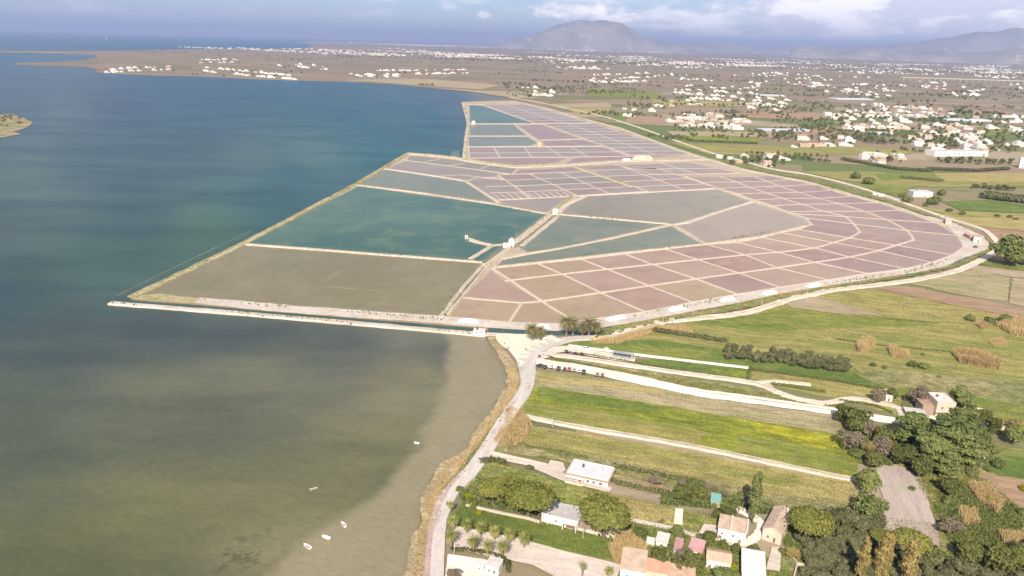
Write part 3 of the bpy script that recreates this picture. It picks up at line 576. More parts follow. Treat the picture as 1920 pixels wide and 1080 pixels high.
field('field_ground', [(1145, 650), (1200, 646), (1300, 655), (1360, 666), (1250, 672)], 'grass_green', (4, 1))
field('field_ground', [(1150, 674), (1240, 672), (1406, 691), (1404, 713), (1240, 692), (1160, 680)], 'grass_lush')
field('field_ground', [(1330, 690), (1403, 697), (1402, 711), (1350, 705)], 'mustard_field')
field('field_ground', [(1410, 692), (1560, 712), (1640, 728), (1690, 745), (1690, 780), (1560, 745), (1440, 722), (1410, 714)], 'grass_mixed')
field('field_ground', [(1030, 672), (1060, 672), (1240, 700), (1420, 728), (1560, 760), (1690, 790), (1560, 768), (1404, 743), (1240, 713), (1080, 688), (1030, 677)], 'scrub_soil')
field('field_ground', [(1000, 694), (1100, 705), (1240, 728), (1320, 745), (1570, 780), (1590, 818), (1300, 770), (1150, 745), (998, 724)], 'vine_rows')
field('field_ground', [(998, 700), (1100, 708), (1240, 732), (1260, 742), (1100, 722), (998, 712)], 'grass_dry', (4, 1))
field('field_ground', [(998, 724), (1150, 745), (1300, 770), (1590, 818), (1612, 850), (1604, 895), (1300, 836), (1120, 806), (985, 778), (978, 765), (990, 740)], 'mustard_field')
field('field_ground', [(985, 752), (1100, 765), (1250, 793), (1330, 812), (1300, 834), (1120, 804), (985, 778)], 'grass_mixed', (4, 1.5))
field('field_ground', [(1380, 815), (1500, 835), (1612, 862), (1606, 893), (1500, 875), (1380, 850)], 'grass_green', (4, 1.5))
field('field_ground', [(1400, 790), (1480, 802), (1580, 819), (1592, 832), (1560, 838), (1480, 824), (1420, 806)], 'mustard_flower', (3, 1.4))
field('field_ground', [(1010, 728), (1120, 744), (1240, 764), (1230, 774), (1100, 757), (1005, 742)], 'grass_lush', (4, 1.5))
field('field_ground', [(970, 795), (1000, 800), (1120, 815), (1300, 848), (1604, 905), (1606, 950), (1450, 925), (1300, 895), (1150, 862), (1000, 835), (955, 822)], 'grass_dry')
field('field_ground', [(985, 803), (1120, 820), (1300, 855), (1500, 893), (1500, 915), (1300, 880), (1120, 840), (985, 818)], 'grass_mixed', (4, 1.5))
field('field_ground', [(935, 830), (1000, 838), (1150, 866), (1300, 898), (1450, 928), (1606, 952), (1640, 985), (1480, 960), (1300, 925), (1150, 893), (1050, 862), (930, 848)], 'scrub_soil')
field('field_ground', [(905, 868), (935, 866), (1050, 902), (1145, 925), (1265, 955), (1390, 975), (1330, 1000), (1180, 972), (1090, 952), (1000, 960), (880, 935), (875, 910)], 'garden_green')
field('field_ground', [(1140, 925), (1265, 953), (1262, 985), (1180, 970), (1150, 955)], 'grass_dry', (3, .6))
field('field_ground', [(868, 940), (990, 975), (1085, 996), (1210, 1025), (1240, 1030), (1200, 1060), (1090, 1040), (980, 1014), (852, 986), (855, 955)], 'grass_lush', (3, .6))
field('field_ground', [(1190, 980), (1260, 996), (1395, 1030), (1470, 1040), (1500, 1090), (1180, 1090), (1190, 1035), (1235, 1025)], 'garden_green', (3, .8))
field('field_ground', [(1440, 940), (1640, 970), (1960, 1000), (1960, 1120), (1480, 1100), (1470, 1030)], 'scrub_soil', (4, 1))
field('field_ground', [(1600, 700), (1960, 735), (1960, 830), (1870, 800), (1800, 760), (1690, 745)], 'grass_green')
field('field_ground', [(1600, 690), (1740, 700), (1900, 715), (1960, 730), (1960, 770), (1800, 740), (1640, 722)], 'scrub_soil', (5, 1.5))
field('field_ground', [(1620, 805), (1700, 800), (1850, 830), (1960, 850), (1960, 1010), (1780, 1010), (1740, 950), (1700, 880), (1620, 870)], 'grass_mixed')
field('field_ground', [(1820, 862), (1880, 855), (1960, 862), (1960, 905), (1870, 893)], 'grass_lush')
field('field_ground', [(1838, 888), (1870, 893), (1960, 907), (1960, 955), (1885, 948), (1850, 915)], 'red_soil')
field('ploughed_ground', [(1642, 871), (1681, 872), (1716, 886), (1732, 904), (1742, 946), (1758, 992), (1762, 1024), (1700, 1040), (1640, 1010), (1653, 981), (1660, 943), (1649, 918)], 'ploughed', (3, .3))
field('field_ground', [(1473, 570), (1520, 556), (1613, 578), (1652, 592), (1580, 590), (1480, 576)], 'stubble', (3, .7))
field('track_ground', [(1640, 541), (1700, 537), (1960, 588), (1960, 604), (1800, 575)], 'red_soil')
field('vineyard_ground', [(1706, 532), (1780, 516), (1827, 506), (1893, 521), (1888, 568), (1800, 553)], 'vine_rows')
field('vineyard_ground', [(1898, 521), (1960, 528), (1960, 582), (1892, 569)], 'stubble')
field('field_ground', [(1822, 497), (1960, 514), (1960, 526), (1893, 519), (1820, 506)], 'stubble')
field('field_ground', [(1862, 478), (1960, 490), (1960, 500), (1850, 486)], 'red_soil')
field('field_ground', [(1848, 488), (1960, 501), (1960, 513), (1832, 497)], 'grass_green')
field('field_ground', [(1830, 425), (1960, 440), (1960, 468), (1885, 462), (1850, 440)], 'red_soil')
field('field_ground', [(1760, 402), (1820, 405), (1960, 412), (1960, 438), (1830, 424)], 'grass_dry')
field('field_ground', [(1765, 378), (1860, 375), (1960, 390), (1960, 402), (1800, 395)], 'grass_lush')
field('field_ground', [(1700, 382), (1790, 396), (1960, 404), (1960, 412), (1790, 408)], 'grass_mixed')
field('field_ground', [(1590, 345), (1690, 345), (1720, 352), (1680, 368), (1640, 358)], 'grass_green')
field('field_ground', [(1500, 322), (1640, 322), (1760, 335), (1960, 325), (1960, 350), (1760, 352), (1600, 342)], 'grass_mixed')
field('field_ground', [(1640, 326), (1750, 324), (1770, 338), (1650, 338)], 'grass_green')
field('field_ground', [(1750, 325), (1960, 325), (1960, 342), (1770, 340)], 'grass_dry')
field('field_ground', [(1255, 256), (1300, 253), (1440, 260), (1420, 268), (1280, 266)], 'mustard_field')
field('field_ground', [(1290, 262), (1420, 266), (1420, 270), (1290, 266)], 'grass_lush')
field('field_ground', [(1255, 268), (1440, 274), (1620, 276), (1740, 282), (1700, 290), (1480, 292), (1330, 290)], 'grass_mixed')
field('field_ground', [(1180, 217), (1260, 220), (1250, 232), (1170, 228)], 'red_soil'); field('field_ground', [(1158, 212), (1180, 213), (1170, 228), (1145, 225)], 'grass_green')
field('field_ground', [(1450, 238), (1590, 238), (1600, 256), (1500, 252)], 'red_soil'); field('field_ground', [(1250, 246), (1450, 248), (1460, 258), (1260, 254)], 'stubble')
field('field_ground', [(1020, 195), (1140, 193), (1150, 202), (1060, 203)], 'stubble'); field('field_ground', [(1060, 204), (1150, 203), (1130, 215), (1080, 212)], 'grass_dry')
field('field_ground', [(1310, 210), (1530, 212), (1540, 225), (1420, 222)], 'red_soil'); field('field_ground', [(1220, 186), (1380, 192), (1400, 200), (1230, 198)], 'grass_dry'); field('field_ground', [(1100, 165), (1240, 175), (1230, 186), (1100, 180)], 'grass_green')
field('field_ground', [(1830, 238), (1900, 238), (1920, 252), (1850, 255)], 'grass_green'); field('field_ground', [(820, 167), (950, 172), (1010, 185), (960, 184), (880, 172)], 'stubble'); field('field_ground', [(640, 150), (800, 148), (940, 160), (900, 168), (740, 157)], 'stubble')
# shore
field('shore_ground', [(730, 1140), (763, 1063), (773, 1015), (788, 982), (791, 938), (811, 893), (829, 870), (874, 846), (894, 801), (918, 779), (937, 745), (948, 730), (952, 707), (945, 685), (930, 661), (917, 642), (912, 631), (932, 632), (945, 655), (972, 690), (980, 712), (975, 738), (955, 765), (930, 800), (905, 840), (860, 895), (835, 925), (815, 975), (803, 1020), (798, 1140)], 'shore_sand', (3, .7))
field('verge_ground', [(968, 690), (982, 690), (985, 715), (975, 745), (945, 785), (915, 830), (870, 885), (840, 920), (822, 960), (812, 1000), (806, 1040), (800, 1040), (806, 1000), (815, 955), (832, 915), (868, 872), (905, 820), (940, 775), (966, 740), (974, 715)], 'bank_grass', (3, .6))
field('verge_ground', [(1112, 636), (1240, 606), (1420, 576), (1520, 549), (1700, 520), (1800, 500), (1865, 468), (1850, 468), (1780, 500), (1690, 517), (1560, 536), (1460, 554), (1340, 578), (1200, 604), (1130, 617)], 'bank_grass', (4, 1))
field('verge_ground', [(1862, 462), (1840, 440), (1780, 414), (1700, 388), (1600, 353), (1500, 329), (1420, 314), (1340, 292), (1332, 299), (1384, 313), (1450, 327), (1513, 338), (1581, 359), (1657, 378), (1735, 404), (1790, 417), (1850, 445)], 'bank_grass', (5, 1.2))
def road(name, pts, w, mat, z, label=None): return strip(name, smoothline(px(pts)), w, .4, z, MT[mat], .03 if mat in ('asphalt', 'cycle_red') else .16, 3.5, .25, label=label)
road('track_path', [(1340, 289), (1293, 273), (1200, 240), (1130, 218), (1070, 205), (1000, 190), (955, 183)], 6, 'track_gravel', 1.22)
road('dirt_road', [(1100, 634.5), (1133, 632), (1161, 625), (1199, 616), (1240, 604), (1271, 601), (1322, 596), (1377, 590), (1424, 580), (1485, 560), (1513, 555), (1557, 545), (1613, 538), (1697, 528), (1780, 512), (1830, 493), (1877, 466)], 6, 'track_gravel', 1.24)
road('dirt_road', [(1877, 466), (1847, 433), (1780, 410), (1713, 387), (1647, 363), (1580, 343), (1513, 327), (1447, 317), (1397, 303), (1340, 289)], 5.5, 'track_gravel', 1.25)
road('track_path', [(1066, 648), (1150, 659.5), (1240, 671), (1406, 690.5)], 1.8, 'track_pale', 1.2)
road('track_path', [(1034, 666), (1090, 672), (1240, 694.5), (1302, 703), (1414, 719), (1455, 735), (1495, 749), (1546, 757)], 4, 'track_gravel', 1.21)
road('track_path', [(1003, 678), (1105, 694), (1200, 713), (1302, 735), (1404, 749), (1560, 771), (1681, 790), (1712, 796)], [8, 7.5, 7, 6, 5], 'track_pale', 1.22)
road('track_path', [(986, 781), (1041, 793), (1120, 807), (1300, 838), (1540, 888), (1606, 901)], 3, 'track_gravel', 1.18)
road('track_path', [(1414, 718), (1460, 716), (1520, 722)], 2.5, 'track_gravel', 1.17)
road('track_path', [(1546, 757), (1600, 748), (1650, 756), (1682, 765), (1692, 780)], 3.4, 'track_gravel', 1.19)
for pts_ in ([(1034, 666), (1090, 672), (1240, 694.5), (1302, 703), (1414, 719), (1455, 735)], [(1041, 793), (1120, 807), (1300, 838), (1540, 888), (1606, 901)], [(1302, 735), (1404, 749), (1560, 771)], [(1240, 604), (1271, 601), (1322, 596), (1377, 590), (1424, 580), (1485, 560), (1557, 545), (1697, 528), (1780, 512)]):
    strip('track_verge_ground', smoothline(px(pts_)), .55, 1.1, 1.285, MT['stubble'], .8, 2.5, .2)
road('asphalt_road', [(812, 1130), (815, 1080), (819, 997), (831, 952), (849, 920), (884, 884), (917, 837), (941, 798), (964, 763), (979, 743), (988, 722), (989, 700), (988, 680), (996, 663), (1020, 650), (1049, 640.5), (1077, 635.5), (1108, 634)], [6, 6, 6, 6.2, 6.5, 6.5, 7, 10, 9, 7, 5.5], 'asphalt', 1.27, 'sun-bleached asphalt road curving along the lagoon shore')
road('cycle_lane_path', [(799, 1130), (801, 1080), (806, 1010), (817, 965), (832, 930), (850, 905), (872, 884)], [1.9, 1.9, 1.9, 1.5], 'cycle_red', 1.3)
field('plaza_ground', [(930, 628), (1000, 628), (1035, 630), (1055, 640), (1020, 650), (1000, 658), (992, 668), (984, 680), (976, 690), (968, 676), (955, 660), (940, 648), (931, 638)], 'plaza_sand', (3, .3))
field('parking_ground', [(1040, 652), (1066, 650), (1150, 665), (1192, 672), (1190, 682), (1160, 678), (1105, 669), (1041, 657)], 'track_gravel', (3, .3))
field('parking_ground', [(1016, 664), (1036, 653), (1060, 651), (1066, 661), (1040, 664), (1030, 672), (1012, 676)], 'track_gravel', (3, .3))
field('drive_paving', [(922, 854), (950, 860), (990, 867), (1026, 875), (1032, 865), (1056, 870), (1062, 890), (1148, 917), (1142, 926), (1052, 903), (1020, 889), (984, 874), (937, 865), (925, 862)], 'paving', (2, .1))
field('lane_paving', [(850, 988), (905, 1000), (979, 1016), (1056, 1038), (1120, 1053), (1165, 1064), (1150, 1100), (1070, 1100), (1000, 1062), (945, 1050), (850, 1032)], 'paving', (2, .1))
field('yard_paving', [(840, 1042), (905, 1052), (940, 1062), (930, 1100), (832, 1100)], 'track_pale', (2, .1))
field('path_paving', [(1181, 973), (1262, 990), (1299, 1003), (1345, 1011), (1398, 1026), (1396, 1032), (1340, 1018), (1290, 1007), (1250, 995), (1180, 980)], 'paving', (2, .1))
field('pad_paving', [(1266, 956), (1281, 957), (1279, 987), (1263, 985)], 'plaza_sand', (2, .05)); field('yard_paving', [(1320, 985), (1345, 988), (1346, 1010), (1310, 1002)], 'paving', (2, .1))
field('terrace_paving', [(1446, 1028), (1466, 1030), (1461, 1074), (1436, 1070)], 'paving', (2, .1)); field('yard_paving', [(1145, 895), (1250, 915), (1248, 926), (1150, 908)], 'red_soil', (2, .2))
field('yard_paving', [(1690, 790), (1760, 780), (1800, 785), (1790, 805), (1740, 800)], 'plaza_sand', (2, .3))
road('drive_path', [(1383, 954), (1400, 963), (1419, 974), (1427, 986), (1421, 1002), (1408, 1014), (1396, 1022)], 2.8, 'track_pale', 1.2)

# ------------------------------------------------------------------ plants: builders
def leafquads(r, C, Rd, n, size, low=-.35, jit=.75, shell=(.62, 1.12), aspect=1.0):
    C, Rd = np.asarray(C, float), np.asarray(Rd, float)
    wgt = (Rd[:, 0] * Rd[:, 1] + Rd[:, 0] * Rd[:, 2]); k = r.choice(len(C), n, p=wgt / wgt.sum())
    d = r.normal(size=(n, 3)); d /= np.linalg.norm(d, axis=1)[:, None]; bad = d[:, 2] < low; d[bad, 2] *= -1
    sh_ = r.uniform(*shell, n); st_ = r.random(n) < .07; sh_[st_] *= r.uniform(1.05, 1.4, st_.sum()); p = C[k] + d * Rd[k] * sh_[:, None]
    nr = d / Rd[k]; nr /= np.linalg.norm(nr, axis=1)[:, None]; nr += r.normal(size=(n, 3)) * jit * .6; nr /= np.linalg.norm(nr, axis=1)[:, None]
    t = np.cross(nr, r.normal(size=(n, 3))); t /= np.linalg.norm(t, axis=1)[:, None]; b = np.cross(nr, t)
    s = (size * r.uniform(.6, 1.4, n))[:, None]
    V = np.stack([p - t * s - b * s * aspect, p + t * s - b * s * aspect * .7, p + t * s * .8 + b * s * aspect, p - t * s * .9 + b * s * aspect * .8], 1).reshape(-1, 3)
    tint = np.clip(r.uniform(0, .75, n) + .25 * r.uniform(0, 1, len(C))[k], 0, 1)
    return V, np.arange(4 * n).reshape(n, 4), tint
def lobes(r, n, rx, rz, zc, lr, flat=1.0, hemi=False):
    C, D = [], []
    for i in range(n):
        d = r.normal(size=3); d /= np.linalg.norm(d)
        if hemi: d[2] = abs(d[2])
        q = d * r.uniform(.45, .85); C.append((q[0] * rx, q[1] * rx, zc + q[2] * rz)); l = lr * r.uniform(.75, 1.25); D.append((l, l, l * flat))
    return C, D
BARK = plain('bark', (.14, .10, .07), .95)
leafmat('pine_leaf', (.084, .101, .027), (.276, .254, .066)); leafmat('dark_leaf', (.059, .090, .031), (.244, .256, .084)); leafmat('olive_leaf', (.056, .062, .029), (.230, .218, .112)); leafmat('green_leaf', (.045, .06, .02), (.18, .18, .055))
leafmat('bare_twig', (.15, .12, .08), (.30, .25, .175)); leafmat('gold_leaf', (.170, .133, .042), (.357, .275, .112)); leafmat('palm_leaf', (.116, .131, .034), (.400, .370, .116)); leafmat('datepalm_leaf', (.085, .093, .043), (.306, .255, .119)); leafmat('reed_blade', (.302, .212, .098), (.580, .436, .224)); leafmat('yellow_leaf', (.110, .132, .017), (.330, .308, .022)); leafmat('shrub_leaf', (.064, .092, .028), (.221, .230, .083))
leafmat('grass_blade', (.084, .114, .024), (.252, .240, .072)); leafmat('far_leaf', (.057, .077, .039), (.193, .193, .085))
def trunk_mesh(name, h, r0, seed, limbs=3, spread=1.5, top=None):
    r = random.Random(seed); mb = MB(); f = Vector((r.uniform(-.1, .1) * h, r.uniform(-.1, .1) * h, h * .6))
    mb.tube([(0, 0, -.3), (0, 0, .1), f * .5, f], [r0 * 1.3, r0, r0 * .85, r0 * .7], 7)
    for k in range(limbs):
        a = k * 6.28 / limbs + r.uniform(-.5, .5); e = f + Vector((math.cos(a) * spread, math.sin(a) * spread, h * r.uniform(.3, .5)))
        mb.tube([f * .85, f.lerp(e, .5) + Vector((0, 0, .1 * h)), e], [r0 * .55, r0 * .4, r0 * .15], 5)
    return mb.mesh(name, BARK, True)
KINDS_ = {}
def kind_tree(key, h, crown, leaf, size, n, r0, spread, low=-.35, jit=.75, variants=3, aspect=1.0, limbs=3):
    out = []
    for v in range(variants):
        r = np.random.default_rng(hash(key) % 1000 + v if False else sum(map(ord, key)) + v * 17)
        C, D = crown(r); V, F, t = leafquads(r, C, D, n, size, low, jit, aspect=aspect)
        out.append((trunk_mesh('trunk', h, r0, v + len(key), limbs, spread), arrmesh('crown', V, F, [MT[leaf]], tint=t)))
    KINDS_[key] = out
# every kind is modelled for a crown about 2 m in radius and scaled to the tree
def dome(r):
    C, D = [], []
    for i in range(34):
        a, q = r.uniform(0, 6.28), math.sqrt(r.random()) * 1.5; C.append((math.cos(a) * q, math.sin(a) * q, 2.0 + .85 * math.sqrt(max(0, 1 - (q / 1.75) ** 2)) - .12)); l = r.uniform(.3, .46); D.append((l, l, l * .7))
    return C + [(0, 0, 2.0)] * 3, D + [(1.7, 1.7, .9)] * 3
kind_tree('stone_pine', 2.6, dome, 'pine_leaf', .075, 7500, .16, .9, -.12, .75)
def roundc(r):
    C, D = lobes(r, 15, 1.5, 1.2, 1.75, .62, .85); D = [tuple(np.array(d) * r.uniform(.6, 1.35)) for d in D]; return C + [(0, 0, 1.6)], D + [(1.15, 1.15, 1.0)]
kind_tree('olive_tree', 1.8, roundc, 'olive_leaf', .10, 2600, .15, .7); kind_tree('broadleaf_tree', 1.8, roundc, 'green_leaf', .11, 2600, .14, .7)
kind_tree('dark_tree', 1.8, roundc, 'dark_leaf', .11, 2800, .16, .7); kind_tree('bare_tree', 2.2, roundc, 'bare_twig', .055, 2600, .12, 1.2, limbs=5, aspect=2.4, jit=1.4); kind_tree('yellow_tree', 1.8, roundc, 'gold_leaf', .11, 1800, .12, .7)
def aleppo(r):
    C, D = [], []
    for i in range(26):
        z = r.uniform(1.0, 3.6); rr = 1.75 * (1 - ((z - 1.5) / 2.6) ** 2 * .85); a = r.uniform(0, 6.28); q = rr * r.uniform(.3, .9)
        C.append((math.cos(a) * q, math.sin(a) * q, z)); l = r.uniform(.42, .75); D.append((l, l, l * .6))
    return C, D
kind_tree('aleppo_pine', 3.0, aleppo, 'dark_leaf', .085, 4200, .16, .9, -.3, .7)
def column(r):
    C = [(r.normal() * .12, r.normal() * .12, .8 + i * .42) for i in range(14)]; return C, [(.55 * math.sin(.35 + i / 14 * 2.6) + .1,) * 2 + (.5,) for i in range(14)]
kind_tree('poplar', 5, column, 'gold_leaf', .10, 2200, .1, .2); kind_tree('cypress_tree', 5, column, 'shrub_leaf', .09, 2200, .1, .2)
def bush(r):
    C, D = lobes(r, 10, 1.3, .6, .55, .75, .85, True); return C, D
kind_tree('shrub', .7, bush, 'shrub_leaf', .12, 1100, .07, .6); kind_tree('green_shrub', .7, bush, 'yellow_leaf', .12, 1000, .07, .6); kind_tree('dark_shrub', .7, bush, 'dark_leaf', .12, 1100, .07, .6)
CATN = {'stone_pine': 'pine tree', 'olive_tree': 'olive tree', 'broadleaf_tree': 'tree', 'dark_tree': 'tree', 'bare_tree': 'tree', 'yellow_tree': 'tree', 'aleppo_pine': 'pine tree', 'poplar': 'poplar', 'cypress_tree': 'tree', 'shrub': 'shrub', 'green_shrub': 'shrub', 'dark_shrub': 'shrub'}
HC = {'stone_pine': 2.45, 'olive_tree': 1.75, 'broadleaf_tree': 1.75, 'dark_tree': 1.75, 'bare_tree': 1.75, 'yellow_tree': 1.75, 'aleppo_pine': 2.2, 'poplar': 3.2, 'cypress_tree': 3.2, 'shrub': .7, 'green_shrub': .7, 'dark_shrub': .7}
RW = {'poplar': .62, 'cypress_tree': .62}
tree_n = [0]
def tree(key, cx, cy, wpx, label, group=None, hs=1.0, name=None):
    """crown centred on the pixel, crown width in photo pixels; stands on the plain below"""
    s = 1.0
    for _ in range(3):
        p = P(cx, cy, .55 + HC[key] * s * hs); s = wpx / 2 * mpp(p) / RW.get(key, 1.66)
    tree_n[0] += 1; i = tree_n[0]
    r = random.Random(i); tm, cm = KINDS_[key][i % len(KINDS_[key])]
    k_ = r.uniform(.86, 1.14); e = empty(name or key, (p.x, p.y, .5), r.uniform(0, 6.28), (s * k_, s / k_, s * hs * r.uniform(.9, 1.1)))
    link('trunk', tm, e); link('crown', cm, e)
    return tag(e, label, CATN[key], group)
# ------------------------------------------------------------------ trees and shrubs one by one
GP, GG, GO = 'umbrella pines among the houses', 'garden trees among the houses', 'olive trees in the lower grove'
for a in (('stone_pine', 925, 912, 52, 'smaller yellow-green umbrella pine near the road, beside its larger neighbour'), ('stone_pine', 992, 918, 84, 'wide yellow-green umbrella pine just above the grey-roofed white house'),
          ('stone_pine', 960, 905, 44, 'umbrella pine squeezed between two others by the shore road'),
          ('stone_pine', 1135, 954, 88, 'largest round yellow-green pine, standing alone right of the grey-roofed house'), ('stone_pine', 1520, 974, 72, 'oval yellow-green pine right of the long terracotta-roofed house'),
          ('stone_pine', 1655, 1002, 40, 'small round pine at the lower left corner of the ploughed plot'), ('stone_pine', 1710, 1011, 62, 'flat oval pine at the foot of the ploughed plot'),
          ('stone_pine', 1545, 968, 40, 'small pine crown behind the oval pine')): tree(*a, GP, hs=1.0)
for a in (('aleppo_pine', 1715, 800, 70, 'dark pine just below the old farmhouse, leftmost of the big group'), ('aleppo_pine', 1760, 812, 84, 'tallest dark pine in the middle of the big group below the farmhouse'), ('aleppo_pine', 1805, 800, 76, 'broad dark pine at the upper right of the big group'),
          ('aleppo_pine', 1745, 842, 70, 'dark pine in front of the big group above the ploughed plot'), ('aleppo_pine', 1800, 840, 66, 'dark pine at the lower right of the big group'), ('aleppo_pine', 1801, 744, 46, 'dark pine rising behind the right side of the old farmhouse'), ('aleppo_pine', 1775, 868, 54, 'lower dark pine right of the top of the ploughed plot')): tree(*a, 'big pines below the old farmhouse', hs=.8)
for a in (('dark_tree', 1627, 897, 52, 'round dark tree at the upper left edge of the ploughed plot'), ('dark_tree', 1632, 948, 58, 'round dark tree halfway down the left edge of the ploughed plot'), ('dark_tree', 1895, 468, 60, 'dark spreading tree where the two dirt roads meet'), ('dark_tree', 1925, 476, 44, 'second dark tree beside the dirt road junction'),
          ('dark_tree', 1415, 1035, 36, 'dense dark tree between the white house and the pale-roofed house'), ('dark_tree', 1270, 997, 26, 'dark tree at the foot of the pale paved pad'), ('dark_tree', 1292, 1018, 22, 'small dark tree beside the red-roofed shed'), ('dark_tree', 1355, 1075, 36, 'dark tree in front of the tan-roofed white house'),
          ('broadleaf_tree', 1610, 782, 56, 'leafy green tree at the end of the pale track'), ('broadleaf_tree', 1582, 778, 36, 'smaller green tree left of the one ending the pale track'), ('broadleaf_tree', 1690, 850, 48, 'green tree above the top edge of the ploughed plot'), ('broadleaf_tree', 1660, 820, 44, 'green tree between bare trees and the big pines'), ('broadleaf_tree', 1640, 862, 36, 'green tree at the top left corner of the ploughed plot'), ('broadleaf_tree', 1730, 875, 44, 'green tree on the upper right edge of the ploughed plot'),
          ('broadleaf_tree', 1780, 905, 46, 'green tree right of the ploughed plot beside dry reeds'), ('broadleaf_tree', 1820, 1036, 50, 'green tree below the dry scrub near the lower right'), ('broadleaf_tree', 1890, 1046, 80, 'wide green tree in the lower right corner'), ('broadleaf_tree', 1935, 1040, 60, 'green tree cut by the right edge of the picture'), ('broadleaf_tree', 1740, 1042, 42, 'green tree below the tip of the ploughed plot'),
          ('bare_tree', 1598, 825, 46, 'leafless purplish tree at the end of the yellow field'), ('bare_tree', 1655, 838, 40, 'leafless purplish tree left of the big pines'), ('bare_tree', 1630, 805, 34, 'leafless tree below the end of the pale track'), ('bare_tree', 1648, 742, 30, 'leafless greyish tree beside the small white hut'), ('bare_tree', 1725, 738, 44, 'leafless brownish tree behind the old farmhouse'), ('bare_tree', 1280, 1038, 34, 'leafless reddish tree between the two red-roofed sheds'), ('bare_tree', 1780, 985, 40, 'leafless tangle in the dry scrub right of the ploughed plot'), ('bare_tree', 850, 1078, 30, 'leafless shrub in the white yard by the road'),
          ('yellow_tree', 1487, 1034, 28, 'golden-leaved tree beside the tan terrace'), ('yellow_tree', 1630, 838, 30, 'yellowish tree at the end of the mustard field'), ('broadleaf_tree', 1672, 735, 26, 'small green tree behind the white hut'), ('broadleaf_tree', 1848, 778, 24, 'small dark green tree right of the farmhouse sheds'), ('dark_tree', 1905, 815, 40, 'grey-green tree at the right edge by the ruined wall'), ('yellow_tree', 1900, 795, 30, 'yellowish tree above the grey-green one at the right edge'), ('broadleaf_tree', 1865, 795, 34, 'green tree left of the yellowish one at the right edge'),
          ('cypress_tree', 1416, 936, 20, 'slim pale green tree standing alone on the field edge'), ('broadleaf_tree', 1310, 920, 40, 'leafy tree left of the teal-roofed shed'), ('broadleaf_tree', 1280, 925, 34, 'leafy tree at the end of the brown yard'), ('broadleaf_tree', 1365, 960, 30, 'leafy tree above the white house'), ('broadleaf_tree', 1345, 962, 22, 'small leafy tree below the teal-roofed shed'),
          ('broadleaf_tree', 1235, 1045, 40, 'leafy tree below the small white shed'), ('broadleaf_tree', 1300, 1055, 44, 'leafy tree in front of the red-roofed sheds'), ('broadleaf_tree', 1270, 1060, 36, 'leafy tree right of the orange roof'), ('broadleaf_tree', 1330, 1010, 30, 'leafy tree below the garden path'), ('broadleaf_tree', 1200, 1000, 30, 'leafy tree beyond the largest round pine'), ('broadleaf_tree', 1382, 1028, 24, 'leafy tree left of the dense dark tree'),
          ('bare_tree', 1005, 948, 26, 'leafless tree against the grey-roofed house'), ('bare_tree', 1228, 900, 26, 'leafless pale tree in the brown yard right of the long house'), ('broadleaf_tree', 985, 950, 30, 'small leafy tree under the umbrella pines'), ('broadleaf_tree', 940, 935, 30, 'low leafy tree below the smaller umbrella pine')): tree(*a, GG)
for a in ((1618, 1062, 20, 'leftmost golden poplar'), (1652, 1048, 22, 'tall golden poplar in the middle of the three'), (1662, 1052, 18, 'golden poplar pressed against the tall middle one'), (1705, 1068, 22, 'golden poplar right of the others')): tree('poplar', a[0], a[1], a[2], a[3] + ' at the bottom of the picture', 'golden poplars', hs=1.0)
r = random.Random(4); k = 0
for row in range(6):
    for c in range(9):
        x, y = 1500 + c * 17 + row * 3 + r.uniform(-6, 6), 988 + row * 17 + c * 2.2 + r.uniform(-4, 4)
        if (x < 1512 and y > 1020) or (1500 < x < 1556 and y < 990) or x > 1645: continue
        tree('olive_tree', x, y, r.uniform(22, 36), 'grey-green olive tree in the grove left of the ploughed plot', GO)
for c in range(22):
    x, y = 1665 + c * 12 + r.uniform(-6, 6), 1050 + r.uniform(-10, 26) + c * .8
    if x < 1790 or y > 1060: tree('olive_tree', x, y, r.uniform(25, 36), 'grey-green olive tree in the belt below the ploughed plot', 'olive trees along the bottom edge')
for c in range(6): tree('olive_tree', 1560 + c * 15, 962 + c * 5 + r.uniform(-4, 4), r.uniform(28, 38), 'grey-green olive tree in the line behind the oval pine', 'olive trees behind the oval pine')
# orchard block and its rows
for row in range(3):
    for c in range(17):
        x, y = 1364 + c * 14 + r.uniform(-2, 2), 648 + c * 1.75 + row * 7.5 + r.uniform(-1.5, 1.5)
        if c > 3 and row == 0 and c < 6: continue
        tree('olive_tree', x, y, r.uniform(10, 18), 'grey orchard tree in the %s row of the field block' % ('far', 'middle', 'near')[row], 'orchard block on the green field', hs=1.15)
